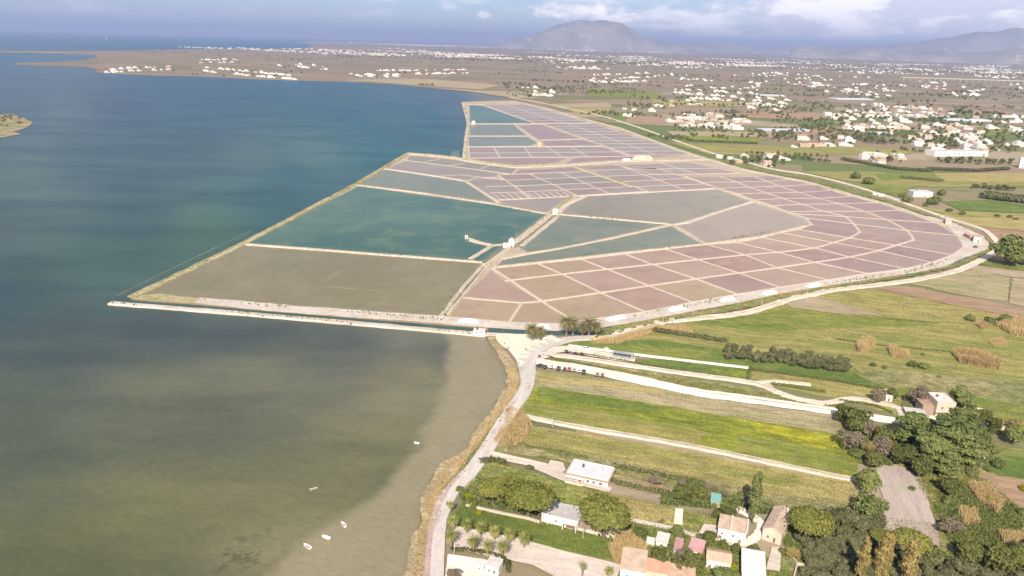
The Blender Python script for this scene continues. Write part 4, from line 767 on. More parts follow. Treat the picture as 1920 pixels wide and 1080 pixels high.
# scrub in the open land
for i, (x, y, w, key) in enumerate([(1820, 597, 20, 'dark_shrub'), (1856, 602, 26, 'dark_shrub'), (1885, 598, 30, 'dark_shrub'), (1712, 682, 22, 'dark_shrub'), (1733, 686, 22, 'dark_shrub'), (1637, 684, 14, 'shrub'), (1658, 688, 12, 'shrub'), (1760, 706, 10, 'shrub'), (1730, 663, 8, 'shrub'), (993, 876, 16, 'dark_shrub'), (1240, 978, 14, 'shrub'), (1058, 886, 10, 'shrub'),
        (1605, 330, 22, 'dark_shrub'), (1630, 340, 26, 'dark_shrub'), (1700, 375, 22, 'dark_shrub'), (1750, 377, 28, 'dark_shrub'), (1765, 362, 20, 'dark_shrub'), (1780, 394, 14, 'shrub'), (1804, 400, 14, 'shrub'), (1692, 366, 16, 'shrub'), (1870, 404, 12, 'shrub'), (1893, 406, 12, 'shrub'), (1905, 410, 10, 'shrub'), (1735, 384, 12, 'shrub'), (1710, 915, 16, 'shrub'), (1775, 940, 26, 'dark_shrub'), (1800, 960, 22, 'shrub'), (1870, 870, 30, 'shrub'), (1855, 880, 20, 'shrub'), (1000, 645, 0, 'shrub')]):
    if w: tree(key, x, y, w, '%s shrub %s' % ('dark rounded' if 'dark' in key else 'small green', ['on the fallow field left of the dry reeds', 'on the fallow ground beside the dry reeds', 'at the field edge above the dry reeds', 'beside another near the dry reed clumps', 'right of its twin below the dry reeds', 'alone below the left reed clump', 'below the two left reed clumps', 'below the large reed clump', 'between the small reed clumps and the large one', 'beside the long drive to the white house', 'beside the path near the pale pad', 'at the corner of the long white house',
        'by the far dirt road', 'beside the far dirt road bend', 'left below the far white villa', 'below the far white villa', 'right of the far white villa', 'beside the dirt road below the villa', 'on the dry field below the villa', 'left of the far white villa', 'first in a row on the dry field edge', 'second in a row on the dry field edge', 'last in a row on the dry field edge', 'just below the villa trees', 'on the ploughed plot', 'in the scrub right of the ploughed plot', 'in dry scrub right of the ploughed plot', 'beside the tan field at right', 'left of the tan field', ''][i]), 'shrubs in the fields')
for i in range(14): tree(r.choice(['shrub', 'green_shrub', 'dark_shrub']), 1190 + i * 13 + r.uniform(-5, 5), 1003 + i * 3.6 + r.uniform(-7, 10), r.uniform(14, 24), 'low garden shrub among the small houses at the bottom', 'garden shrubs among the small houses')
for i in range(10): tree('shrub', 1180 + i * 9, 985 + i * 4 + r.uniform(-3, 3), r.uniform(12, 18), 'low green shrub along the garden path right of the round pine', 'shrubs along the garden path')
for i in range(9): tree(r.choice(['shrub', 'green_shrub']), 868 + i * 3 + r.uniform(-6, 6), 918 + i * 5.5, r.uniform(14, 20), 'shrub crowding the roadside garden below the umbrella pines', 'roadside garden shrubs')
for i in range(26):
    x, y = 1690 + r.uniform(0, 220), 880 + r.uniform(0, 120)
    if x > 1765 - (y - 900) * -.0 and y > 900: tree(r.choice(['shrub', 'green_shrub', 'shrub', 'dark_shrub']), x + 20, y, r.uniform(14, 26), 'scrub bush on the rough ground right of the ploughed plot', 'scrub bushes beside the ploughed plot')
for i in range(24): tree(r.choice(['shrub', 'dark_shrub', 'shrub']), 1600 + r.uniform(0, 90), 840 + r.uniform(-30, 30), r.uniform(16, 28), 'bush in the thicket left of the big pines', 'thicket left of the big pines')
for i in range(16): tree(r.choice(['shrub', 'dark_shrub']), 1690 + r.uniform(0, 150), 855 + r.uniform(-25, 35), r.uniform(18, 30), 'bush under the big pines above the ploughed plot', 'undergrowth of the big pines')
for i in range(34): tree(r.choice(['shrub', 'broadleaf_tree', 'green_shrub', 'shrub', 'dark_shrub']), 1205 + r.uniform(0, 190), 1012 + r.uniform(-14, 52), r.uniform(13, 26), 'green plant in the gardens of the small houses', 'garden plants between the small houses')
for i in range(22): tree(r.choice(['shrub', 'dark_shrub', 'shrub']), 1465 + r.uniform(0, 50), 985 + r.uniform(0, 60), r.uniform(12, 20), 'bush between the terracotta house and the olive grove', 'bushes beside the terracotta house')
for i in range(16): tree(r.choice(['shrub', 'shrub', 'bare_tree']), 1280 + i * 10, 905 + i * 2.4 + r.uniform(-5, 9), r.uniform(12, 22), 'bush in the scrubby line above the gardens', 'scrub line above the gardens')
# hedges: one thing each
def hedge(pts, w, h, leaf, label, size=.22, dens=26, name='hedge', low=-.2):
    pl_ = resample(px(pts), 1.0); r = np.random.default_rng(len(pts) + int(pts[0][0])); o0 = pl_[0]
    C = [(p.x - o0.x + r.normal() * .12, p.y - o0.y + r.normal() * .12, h * .5) for p in pl_]; D = [(w / 2 * r.uniform(.75, 1.15), w / 2 * r.uniform(.75, 1.15), h * .55 * r.uniform(.8, 1.15)) for p in pl_]
    V, F, t = leafquads(r, C, D, int(len(pl_) * dens), size, low)
    e = empty(name, (o0.x, o0.y, .55)); link('foliage', arrmesh('hedge', V, F, [MT[leaf]], tint=t), e); 
    mb = MB()
    for p in pl_[::3]: mb.tube([(p.x - o0.x, p.y - o0.y, -.3), (p.x - o0.x, p.y - o0.y, h * .6)], .05, 5)
    link('stems', mb.mesh('stems', BARK), e)
    return tag(e, label, 'hedge')
hedge([(1226, 622), (1290, 632), (1360, 643)], 3.6, 3, 'olive_leaf', 'dark brown-green hedge running from the reeds to the orchard block', .26, 40)
hedge([(1140, 905), (1190, 918), (1250, 930), (1310, 945), (1380, 958)], 2.6, 2.4, 'dark_leaf', 'dark clipped hedge below the brown yard of the long house', .2, 40)
hedge([(1150, 878), (1200, 888), (1260, 900), (1320, 912)], 3, 2.5, 'shrub_leaf', 'dark hedge behind the brown yard of the long house', .22, 40)
hedge([(850, 1033), (882, 1036), (915, 1041), (940, 1047), (953, 1060), (952, 1075)], 1.7, 1.7, 'green_leaf', 'thick green hedge bending round the white yard by the road', .16, 60)
hedge([(1406, 692), (1402, 714)], 1.6, 2.2, 'dark_leaf', 'short dark hedge closing the end of the green strip', .2, 40)
hedge([(1410, 695), (1560, 715), (1650, 731)], 1.6, 1.5, 'green_leaf', 'long low dark hedge between two green strips', .2, 30)
hedge([(1446, 722), (1500, 729), (1546, 737)], 1.8, 1.8, 'dark_leaf', 'dark hedge beside the fork in the dirt track', .2, 40)
hedge([(1076, 664), (1110, 668), (1180, 680), (1260, 692), (1330, 703)], 1.3, 1.2, 'shrub_leaf', 'dark hedge bounding the coach parking', .2, 30)
hedge([(1022, 668), (1060, 678), (1150, 695)], 1.4, 1, 'shrub_leaf', 'scrubby hedge between the two parking tracks', .2, 28)
hedge([(1575, 752), (1640, 762), (1672, 775)], 1.2, 1.2, 'shrub_leaf', 'hedge inside the bend of the farm drive', .2, 30)
hedge([(905, 868), (930, 866), (945, 872)], 4, 2.2, 'green_leaf', 'rounded green hedge at the start of the drive by the road', .22, 50)
hedge([(1250, 843), (1050, 848), (985, 838)][::-1][:2] + [(1100, 858)], 1.6, .8, 'shrub_leaf', 'dark scrub line above the long white house', .2, 26)
hedge([(1655, 597), (1760, 606)], 1, .6, 'shrub_leaf', 'faint scrub line across the green field', .2, 16); hedge([(1570, 637), (1650, 648), (1780, 660)], 1.6, .8, 'shrub_leaf', 'scrub line behind the small reed clumps', .2, 18)
hedge([(1690, 334), (1730, 338), (1765, 341)], 7, 4, 'dark_leaf', 'dark thicket on the green field above the far villa', .5, 40); hedge([(1850, 372), (1900, 378), (1960, 384)], 16, 8, 'far_leaf', 'large dark grove at the right edge beyond the saltworks', .8, 110, 'grove')
hedge([(1290, 264), (1420, 270)], 3, 2.4, 'far_leaf', 'straight dark tree row on the far green field', .6, 10); hedge([(1740, 318), (1830, 322), (1890, 318)], 8, 4, 'far_leaf', 'dark thicket in front of the long white shed', .6, 40); hedge([(1580, 300), (1680, 318), (1745, 322)], 8, 4, 'far_leaf', 'dark thicket below the small white farm', .6, 40)
# reeds and tall grass
def blades(name, poly, n, h, w, leaf, label, cat=None, kind=None, seed=0, lean=.25, z=.5, base=None, group=None):
    r = np.random.default_rng(seed + n); q = px(poly); xs = np.array([p.x for p in q]); ys = np.array([p.y for p in q]); m_ = len(xs); X_, Y_ = [], []
    while len(X_) < n:
        a = r.uniform(xs.min(), xs.max(), 4 * n); b = r.uniform(ys.min(), ys.max(), 4 * n); c_ = np.zeros(a.shape, bool); j = m_ - 1
        for i in range(m_):
            if ys[i] != ys[j]: c_ ^= ((ys[i] > b) != (ys[j] > b)) & (a < (xs[j] - xs[i]) * (b - ys[i]) / (ys[j] - ys[i]) + xs[i])
            j = i
        X_ += list(a[c_]); Y_ += list(b[c_])
    X_, Y_ = np.array(X_[:n]), np.array(Y_[:n]); ox, oy = xs.mean(), ys.mean()
    hh = h * r.uniform(.55, 1.15, n) * (1 + .25 * np.sin(X_ * .35) * np.cos(Y_ * .3)); an = r.uniform(0, 6.28, n); dx, dy = np.cos(an) * w, np.sin(an) * w; lx, ly = r.normal(size=n) * lean * hh, r.normal(size=n) * lean * hh
    B = np.stack([X_ - ox, Y_ - oy, np.zeros(n)], -1); Wd = np.stack([dx, dy, 0 * dx], -1); T = B + np.stack([lx, ly, hh], -1)
    V = np.stack([B - Wd, B + Wd, T + Wd * .55, T - Wd * .55], 1).reshape(-1, 3)
    o = link(name, arrmesh(name, V, np.arange(4 * n).reshape(n, 4), [MT[leaf]], tint=r.uniform(0, 1, n)), None, (ox, oy, z)); return tag(o, label, cat, group, kind)
blades('reed_bed', [(775, 1080), (782, 1015), (795, 985), (798, 940), (818, 898), (836, 875), (878, 850), (900, 805), (924, 782), (943, 750), (953, 733), (957, 707), (950, 688), (960, 690), (974, 712), (968, 738), (940, 775), (905, 828), (865, 880), (835, 915), (815, 955), (806, 1000), (798, 1035), (790, 1085)], 20000, 1.0, .11, 'reed_blade', 'dry tan reeds along the lagoon shore', kind='stuff')
blades('reed_bed', [(952, 762), (985, 775), (1000, 800), (975, 835), (935, 838), (925, 828), (945, 795)], 6000, 1.4, .11, 'reed_blade', 'dry reeds beside the road bend', kind='stuff')
blades('reed_bed', [(1105, 636), (1160, 630), (1225, 610), (1285, 612), (1300, 625), (1230, 622), (1160, 645), (1110, 644)], 5000, 1.4, .12, 'reed_blade', 'dry reeds between the canal road and the green field', kind='stuff')
blades('reed_bed', [(1140, 622), (1200, 606), (1300, 588), (1340, 582), (1430, 567), (1500, 552), (1600, 532), (1700, 519), (1690, 516), (1560, 536), (1460, 552), (1440, 564), (1320, 590), (1240, 600), (1165, 622)], 7000, 1.1, .14, 'reed_blade', 'dry grass on the canal bank', kind='stuff')
for poly, n, h, lab in (([(1607, 647), (1622, 639), (1638, 642), (1640, 655), (1622, 662), (1608, 660)], 900, 4.2, 'small upright clump of dry reeds, left of two'), ([(1665, 656), (1680, 654), (1700, 664), (1704, 674), (1690, 674), (1670, 668)], 900, 3.6, 'small clump of dry reeds leaning, right of the other small one'), ([(1785, 665), (1810, 660), (1850, 668), (1872, 682), (1874, 694), (1850, 690), (1800, 680)], 2600, 5, 'large fan-shaped clump of dry reeds on the green field'),
        ([(1868, 612), (1890, 600), (1960, 602), (1960, 634), (1900, 630)], 3000, 4, 'broad bank of dry reeds at the right edge'), ([(1830, 610), (1850, 602), (1860, 612), (1840, 618)], 700, 2.6, 'low dry reeds left of the broad bank'), ([(1850, 642), (1878, 634), (1888, 644), (1865, 650)], 600, 2, 'low tuft of dry reeds below the broad bank'), ([(1143, 1035), (1160, 1016), (1190, 1014), (1208, 1030), (1206, 1056), (1185, 1066), (1155, 1058)], 3400, 4.2, 'tall tan reed clump behind the tan-roofed house'),
        ([(1760, 895), (1785, 890), (1792, 912), (1770, 918)], 900, 3, 'dry reeds right of the top of the ploughed plot'), ([(1815, 915), (1850, 910), (1880, 945), (1870, 965), (1835, 940)], 2000, 3.2, 'dry reeds bordering the tan field'), ([(1795, 955), (1830, 960), (1835, 985), (1805, 985)], 1000, 3, 'dry reeds in the middle of the scrub'), ([(1870, 1005), (1920, 1000), (1940, 1025), (1890, 1030)], 1300, 3, 'dry reeds at the right edge above the corner trees'), ([(1780, 735), (1775, 722), (1800, 722)], 40, 1.5, '')):
    if lab: blades('reed_clump', poly, int(n * 2.4), h * .85, .10, 'reed_blade', lab, 'reeds', None, 3, .2)
GRS = [([(998, 724), (1590, 818), (1612, 850), (1604, 893), (985, 776)], 15000, .4, 'yellow_leaf'), ([(1135, 645), (1290, 603), (1490, 563), (1640, 541), (1920, 590), (1920, 730), (1590, 690)], 11000, .5, 'grass_blade'), ([(975, 798), (1604, 905), (1606, 960), (1300, 925), (935, 845)], 12000, .5, 'grass_blade'), ([(868, 940), (1085, 996), (1240, 1030), (1200, 1060), (852, 986)], 8000, .6, 'grass_blade'), ([(905, 868), (1145, 925), (1390, 975), (1330, 1000), (1000, 960), (875, 935)], 9000, .6, 'grass_blade'),
       ([(1440, 945), (1640, 970), (1920, 1000), (1920, 1080), (1480, 1085)], 6000, .8, 'grass_blade'), ([(1700, 870), (1850, 900), (1920, 960), (1920, 1040), (1780, 1020), (1745, 950)], 9000, 1.0, 'grass_blade'), ([(1190, 985), (1400, 1030), (1500, 1085), (1190, 1085)], 7000, .8, 'grass_blade'), ([(1620, 700), (1920, 735), (1920, 830), (1690, 760)], 5000, .7, 'grass_blade'), ([(1030, 670), (1560, 758), (1690, 788), (1404, 742), (1030, 680)], 5000, .7, 'grass_blade'), ([(968, 690), (982, 690), (975, 745), (915, 830), (840, 920), (806, 1040), (800, 1040), (815, 955), (905, 820), (974, 715)], 6000, .8, 'grass_blade')]
for i, (poly, n, h, leaf) in enumerate(GRS): blades('tall_grass', poly, n, h, .13, leaf, None, None, 'stuff', i, .5)

for i, (poly, n, h, leaf) in enumerate([([(1490, 985), (1560, 985), (1640, 1000), (1660, 1030), (1640, 1085), (1520, 1085), (1500, 1040)], 4000, 1.2, 'shrub_leaf'), ([(1600, 795), (1690, 812), (1740, 808), (1850, 805), (1870, 850), (1830, 890), (1760, 890), (1700, 872), (1610, 870)], 4500, 1.4, 'shrub_leaf'), ([(1640, 1030), (1760, 1035), (1930, 1050), (1930, 1090), (1640, 1090)], 4000, 1.2, 'shrub_leaf'), ([(1190, 985), (1320, 1012), (1390, 1032), (1390, 1075), (1300, 1080), (1210, 1060), (1185, 1010)], 6000, 1.2, 'shrub_leaf'), ([(1770, 900), (1930, 960), (1930, 1050), (1790, 1030), (1750, 950)], 7000, 1.0, 'shrub_leaf'), ([(860, 930), (900, 895), (1000, 930), (1010, 965), (880, 945)], 3000, .9, 'shrub_leaf'), ([(1240, 920), (1450, 945), (1440, 965), (1240, 945)], 3000, 1.0, 'shrub_leaf'), ([(1560, 955), (1660, 970), (1650, 1000), (1560, 985)], 3000, 1.4, 'olive_leaf')]): blades('undergrowth', poly, n, h, .34, leaf, None, None, 'stuff', i + 40, .7)
rw = np.random.default_rng(77); VV, TTn = [], []
for pl_ in WEEDS:
    q = px(pl_)
    for a, b in zip(q[:-1], q[1:]):
        L_ = (b - a).length; d = (b - a).normalized(); nr_ = Vector((-d.y, d.x, 0)); n_ = int(L_ * 1.3)
        for k in range(n_):
            t = rw.random() * L_
            if math.sin(t * .045 + a.x) + rw.normal() * .5 < .1: continue
            p = a + d * t + nr_ * rw.normal() * 1.5; h_ = rw.uniform(.3, 1.0); an = rw.uniform(0, 6.28); w_ = rw.uniform(.2, .55); dx, dy = math.cos(an) * w_, math.sin(an) * w_
            VV += [(p.x - dx, p.y - dy, 1.1), (p.x + dx, p.y + dy, 1.1), (p.x + dx * .8 + rw.normal() * .2, p.y + dy * .8 + .2, 1.1 + h_), (p.x - dx * .8, p.y - dy * .8 + .2, 1.1 + h_)]; TTn.append(rw.random())
tag(link('bank_weeds', arrmesh('bank_weeds', VV, np.arange(len(VV)).reshape(-1, 4), [MT['shrub_leaf']], tint=TTn)), 'low weeds dotting the dikes', kind='stuff')
# ------------------------------------------------------------------ palms
def palm_meshes(seed, nf, L, leaf, trunk_h, r0):
    r = random.Random(seed); V, F, T = [], [], []
    for k in range(nf):
        a = k * 2.39996 + r.uniform(-.2, .2); e = -.75 + 2.0 * ((k + .5) / nf) + r.uniform(-.1, .1); d = Vector((math.cos(a), math.sin(a), 0)); side = Vector((-d.y, d.x, 0)); t_ = r.uniform(0, 1); p = Vector((0, 0, 0)); pv = None
        for s_ in range(9):
            el_ = e - s_ * .16; q = p + (d * math.cos(el_) + Vector((0, 0, math.sin(el_)))) * (L / 8); wl = L * .2 * math.sin(math.pi * (s_ + 1.2) / 10.5)
            for sg in (-1, 1):
                for h_ in (0, .5):
                    o = p.lerp(q, h_); tip = o + side * sg * wl + (q - p) * .8 - Vector((0, 0, wl * .35)); b = len(V); V += [o, o.lerp(q, .45), tip + (q - p) * .12, tip]; F.append((b, b + 1, b + 2, b + 3)); T.append(min(1, max(0, t_ + r.uniform(-.25, .25))))
            p = q
    crown = arrmesh('crown', [tuple(v) for v in V], F, [MT[leaf]], tint=T)
    mb = MB(); n = 9; mb.tube([(0, 0, -.3)] + [(0, 0, trunk_h * i / n) for i in range(n + 1)], [r0 * 1.25] + [r0 * (1.12 - .2 * i / n + (.06 if i % 2 else 0)) for i in range(n + 1)], 9)
    boss = MB(); boss.tube([(0, 0, trunk_h - .3), (0, 0, trunk_h + .2), (0, 0, trunk_h + .5)], [r0 * .9, r0 * 1.25, r0 * .3], 8)
    return mb.mesh('trunk', BARK2, True), crown, boss.mesh('crownshaft', BARK2, True)
BARK2 = plain('palm_bark', (.25, .2, .15), .95)
PALM = [palm_meshes(s, 44, 2.5, 'palm_leaf', 4.9, .32) for s in (1, 2, 3)]; DATE = [palm_meshes(s, 52, 4.2, 'datepalm_leaf', 6.6, .36) for s in (4, 5)]; TALL = palm_meshes(9, 26, 2.0, 'palm_leaf', 8.5, .28)
def palm(x, y, src, th, label, group, s=1.0):
    p = P(x, y, .6); e = empty('palm_tree', (p.x, p.y, .55), random.uniform(0, 6), s); link('trunk', src[0], e); c = link('crown', src[1], e); c.location = (0, 0, th); link('crownshaft', src[2], e); return tag(e, label, 'palm tree', group)
for i, (x, y) in enumerate([(850, 996), (875, 1003), (901, 1009), (927, 1016), (955, 1022), (982, 1030)]): palm(x, y, PALM[i % 3], 4.9, 'fan palm in the far row along the lane, %s from the road' % ['first', 'second', 'third', 'fourth', 'fifth', 'sixth and last'][i], 'palms lining the lane', random.uniform(.92, 1.06))
for i, (x, y) in enumerate([(846, 1025), (887, 1036), (914, 1042), (942, 1046)]): palm(x, y, PALM[(i + 1) % 3], 4.9, 'fan palm in the near row along the lane, %s from the road' % ['first', 'second', 'third', 'fourth and last'][i], 'palms lining the lane', random.uniform(.95, 1.05))
palm(1090, 1092, TALL, 8.5, 'tall slim palm alone in the paved lane', 'palms among the houses', .8); palm(1141, 1085, PALM[0], 4.9, 'short bushy palm beside the tan-roofed house', 'palms among the houses', .7); palm(845, 960, PALM[1], 4.9, 'palm by the road at the end of the white garden wall', 'palms among the houses', .7)
for i, (x, y, s) in enumerate([(997, 641, .95), (1013, 641, .85), (1062, 631, 1.1), (1074, 630, .95), (1092, 633, .8), (1104, 632, 1.05), (1118, 632, .85)]): palm(x, y - 1, DATE[i % 2], 6.6, ['date palm at the left of the pair on the sandy square', 'date palm at the right of the pair on the sandy square', 'tallest date palm by the canal with a bare trunk', 'date palm close behind the tallest by the canal', 'low bushy date palm in the middle of the canal group', 'full date palm right of the low one by the canal', 'rightmost date palm of the canal group'][i], 'date palms at the square', s * 1.3)
# ------------------------------------------------------------------ buildings
WHITE = plain('whitewash', (.64, .60, .54), .85, .1, .5); CREAM = plain('cream_render', (.52, .44, .34), .9, .14, .5); TAN = plain('tan_render', (.52, .42, .31), .9, .12, .6); STONE = plain('rubble_stone', (.34, .26, .19), .95, .25, 1.5)
TERRA = plain('terracotta_tile', (.40, .26, .18), .85, .34, .45); ORANGE = plain('orange_tile', (.44, .225, .15), .8, .3, .5); PALETILE = plain('pale_tile', (.42, .31, .225), .85, .3, .45); ROOFGREY = plain('grey_membrane', (.40, .36, .34), .8, .14, .4); ROOFBLUE = plain('pale_blue_membrane', (.46, .46, .46), .7, .14, .4); ROOFPINK = plain('faded_red_sheet', (.40, .22, .21), .7, .25, .5); ROOFWHITE = plain('white_roof', (.49, .45, .41), .8, .22, .4); TEAL = plain('teal_sheet', (.14, .30, .27), .6, .1, .8)
GLASS = plain('window_glass', (.05, .06, .07), .15, .1, .5, .5); WOOD = plain('wood_door', (.22, .13, .08), .7); FRAME = plain('painted_frame', (.55, .52, .48), .6); METAL = plain('dark_metal', (.08, .08, .085), .4, .1, 1, .5); CONC = plain('concrete', (.48, .43, .38), .9, .1, .6)
def house(name, label, fl, fr, depth, h, roof, wm, rm, wins=(), doors=(), cat='house', over=.25, group=None, chimney=None, parapet=.35, rise=1.2, z=.55):
    """fl / fr: photo pixels of the two lower corners of the wall that faces the viewer"""
    a, b = P(*fl), P(*fr); L = (b - a).length; rz = math.atan2(b.y - a.y, b.x - a.x)
    e = empty(name, (a.x, a.y, z), rz); W_ = MB()
    if roof == 'gable':                       # ridge parallel to the front
        W_.box(0, L, 0, depth, -.4, h)
        for x in (0, L): pass
        W_.add([(0, 0, h), (0, depth, h), (0, depth / 2, h + rise), (L, 0, h), (L, depth, h), (L, depth / 2, h + rise)], [(0, 1, 2), (3, 5, 4), (0, 3, 4, 1)])
        rf = MB(); t = .16
        for y0, y1 in ((-over, depth / 2), (depth + over, depth / 2)):
            s_ = rise / (depth / 2); zl = h - over * s_ + .04; V = [(-over, y0, zl), (L + over, y0, zl), (L + over, y1, h + rise + .04), (-over, y1, h + rise + .04)]
            rf.add(V + [(x, y, q + t) for x, y, q in V], [(0, 1, 2, 3), (4, 5, 6, 7), (0, 1, 5, 4), (1, 2, 6, 5), (2, 3, 7, 6), (3, 0, 4, 7)])
    elif roof == 'gable_side':                # ridge runs away from the viewer
        W_.box(0, L, 0, depth, -.4, h); W_.add([(0, 0, h), (L, 0, h), (L / 2, 0, h + rise), (0, depth, h), (L, depth, h), (L / 2, depth, h + rise)], [(0, 1, 2), (3, 5, 4), (0, 3, 4, 1)])
        rf = MB(); t = .16
        for x0, x1 in ((-over, L / 2), (L + over, L / 2)):
            zl = h - over * rise / (L / 2) + .04; V = [(x0, -over, zl), (x0, depth + over, zl), (x1, depth + over, h + rise + .04), (x1, -over, h + rise + .04)]
            rf.add(V + [(x, y, q + t) for x, y, q in V], [(0, 1, 2, 3), (4, 5, 6, 7), (0, 1, 5, 4), (1, 2, 6, 5), (2, 3, 7, 6), (3, 0, 4, 7)])
    elif roof == 'hip':
        W_.box(0, L, 0, depth, -.4, h); rf = MB(); i_ = depth * .42; o_ = over; V = [(-o_, -o_, h + .02), (L + o_, -o_, h + .02), (L + o_, depth + o_, h + .02), (-o_, depth + o_, h + .02), (i_, depth / 2, h + rise), (L - i_, depth / 2, h + rise)]
        rf.add(V + [(x, y, h - .14) for x, y, q in V[:4]], [(0, 1, 5, 4), (1, 2, 5), (2, 3, 4, 5), (3, 0, 4), (6, 7, 8, 9), (0, 1, 7, 6), (1, 2, 8, 7), (2, 3, 9, 8), (3, 0, 6, 9)])
    elif roof == 'shed':                      # falls towards the viewer
        W_.add([(0, 0, -.4), (L, 0, -.4), (L, depth, -.4), (0, depth, -.4), (0, 0, h), (L, 0, h), (L, depth, h + rise), (0, depth, h + rise)], [(3, 2, 1, 0), (4, 5, 6, 7), (0, 1, 5, 4), (1, 2, 6, 5), (2, 3, 7, 6), (3, 0, 4, 7)])
        rf = MB(); V = [(-over, -over, h + .03 - over * rise / depth), (L + over, -over, h + .03 - over * rise / depth), (L + over, depth + over, h + rise + .03), (-over, depth + over, h + rise + .03)]
        rf.add(V + [(x, y, q + .14) for x, y, q in V], [(0, 1, 2, 3), (4, 5, 6, 7), (0, 1, 5, 4), (1, 2, 6, 5), (2, 3, 7, 6), (3, 0, 4, 7)])
    else:                                     # flat with a parapet
        W_.box(0, L, 0, depth, -.4, h); rf = MB(); rf.box(.22, L - .22, .22, depth - .22, h + .02, h + .1)
        pp = MB(); p_ = parapet
        pp.box(0, L, 0, .2, h, h + p_).box(0, L, depth - .2, depth, h, h + p_).box(0, .2, .2, depth - .2, h, h + p_).box(L - .2, L, .2, depth - .2, h, h + p_); pp.build('parapet', wm, e)
    W_.build('wall', wm, e); r_ = rf.build('roof', rm, e)
    def opening(kind, side, u, z0, w, hh):
        fr_, pn = MB(), MB()
        if side == 'f': A = lambda x0, x1, d0, d1, q0, q1, mb: mb.box(u * L + x0, u * L + x1, -d1, -d0, q0, q1)
        elif side == 'l': A = lambda x0, x1, d0, d1, q0, q1, mb: mb.box(-d1, -d0, u * depth + x0, u * depth + x1, q0, q1)
        else: A = lambda x0, x1, d0, d1, q0, q1, mb: mb.box(L + d0, L + d1, u * depth + x0, u * depth + x1, q0, q1)
        f_ = .1
        A(-w / 2, w / 2, -.02, .07, z0 + hh - f_, z0 + hh, fr_); A(-w / 2, w / 2, -.02, .09, z0, z0 + f_, fr_); A(-w / 2, -w / 2 + f_, -.02, .07, z0 + f_, z0 + hh - f_, fr_); A(w / 2 - f_, w / 2, -.02, .07, z0 + f_, z0 + hh - f_, fr_)
        if kind == 'window': A(-.03, .03, -.02, .05, z0 + f_, z0 + hh - f_, fr_)
        o = fr_.build(kind, FRAME, e); A(-w / 2 + f_, w / 2 - f_, -.02, .03, z0 + f_, z0 + hh - f_, pn); pn.build('pane' if kind == 'window' else 'leaf', GLASS if kind == 'window' else WOOD, o)
    for w in wins: opening('window', *w)
    for d in doors: opening('door', *d)
    if chimney: u, v = chimney; MB().box(u * L - .3, u * L + .3, v * depth - .3, v * depth + .3, h - .2, h + rise + 1.0).box(u * L - .38, u * L + .38, v * depth - .38, v * depth + .38, h + rise + 1.0, h + rise + 1.12).build('chimney', wm, r_)
    k_ = int(fl[0] * 7) % 5; zt = h + (.12 if roof == 'flat' else 1e9)
    if roof == 'flat' and L > 6: MB().tube([(L * .3, depth * .6, zt), (L * .3, depth * .6, zt + 1.1)], .5, 10).build('water_tank', ROOFWHITE if k_ % 2 else METAL, r_); MB().tube([(L * .75, depth * .7, zt), (L * .75, depth * .7, zt + 2.2)], .04, 5).build('aerial', METAL, r_); MB().box(L * .55, L * .55 + .9, depth * .35, depth * .35 + .9, zt, zt + .5).build('vent_box', CONC, r_)
    return tag(e, label, cat, group), L, depth, e
GH = 'houses among the gardens'
_, L, D, e = house('long_house', 'long white house with pale blue-grey flat roof beside the drive', (1062, 900), (1139, 917), 10.5, 3.6, 'flat', WHITE, ROOFBLUE, [('f', .12, 1, 1.1, 1.3), ('f', .52, 1, 1.1, 1.3), ('f', .66, 1, 1.1, 1.3), ('f', .83, 1, 1.3, 1.3), ('l', .4, 1, 1.2, 1.3), ('r', .5, 1, 1.2, 1.3)], [('f', .33, 0, 1.1, 2.2)], group=GH)
ev = MB(); ev.box(-.5, L + .5, -.7, .15, 3.15, 3.45).box(L + .002, L + .5, .15, D, 3.2, 3.45).box(-.5, -.002, .15, D, 3.2, 3.45); ev.build('eave', PALETILE, e)
vr = MB(); vr.box(-.1, L * .45, -2.2, -.72, 2.7, 2.85); [vr.box(x, x + .2, -2.15, -1.95, 0, 2.7) for x in (0, L * .15, L * .3, L * .43)]; vr.box(0, L * .45, -2.2, -2.1, 0, .8); vr.build('veranda', WHITE, e)
_, L, D, e = house('garage_house', 'white house with flat grey roof and open porch below the umbrella pines', (1015, 978), (1083, 994), 9, 3.4, 'flat', WHITE, ROOFGREY, [('f', .4, 1.2, .9, .9), ('l', .5, 1, 1.2, 1.2)], [], group=GH, parapet=.12)
pz_ = MB(); pz_.box(L * .62, L * .62 + .25, -2.2, -.002, 0, 2.9).box(L - .3, L - .02, -2.2, -1.9, 0, 2.9).box(L * .62, L, -2.3, -.002, 2.9, 3.2); pz_.build('porch', WHITE, e); MB().box(L * .68, L * .93, -.06, .02, .1, 2.5).build('door', WOOD, e)
sl = MB(); sl.add([(-1.4, .3, 2.4), (-.002, .3, 3.2), (-.002, D - .3, 3.2), (-1.4, D - .3, 2.4), (-1.4, .3, 2.28), (-.002, .3, 3.08), (-.002, D - .3, 3.08), (-1.4, D - .3, 2.28)], [(0, 1, 2, 3), (7, 6, 5, 4), (0, 3, 7, 4), (0, 4, 5, 1), (3, 2, 6, 7), (1, 5, 6, 2)]); sl.build('lean_to_roof', ORANGE, e)
_, L, D, e = house('white_house', 'tall white house with pale left roof and sunken tan terrace roof', (1344, 1012), (1396, 1024), 7, 5.2, 'shed', WHITE, PALETILE, [('f', .55, 2.6, .8, .9), ('l', .5, 2.4, .9, 1.0), ('f', .15, 2.6, .8, .9)], [('f', .8, 0, 1.1, 2.2)], group=GH, rise=.9)
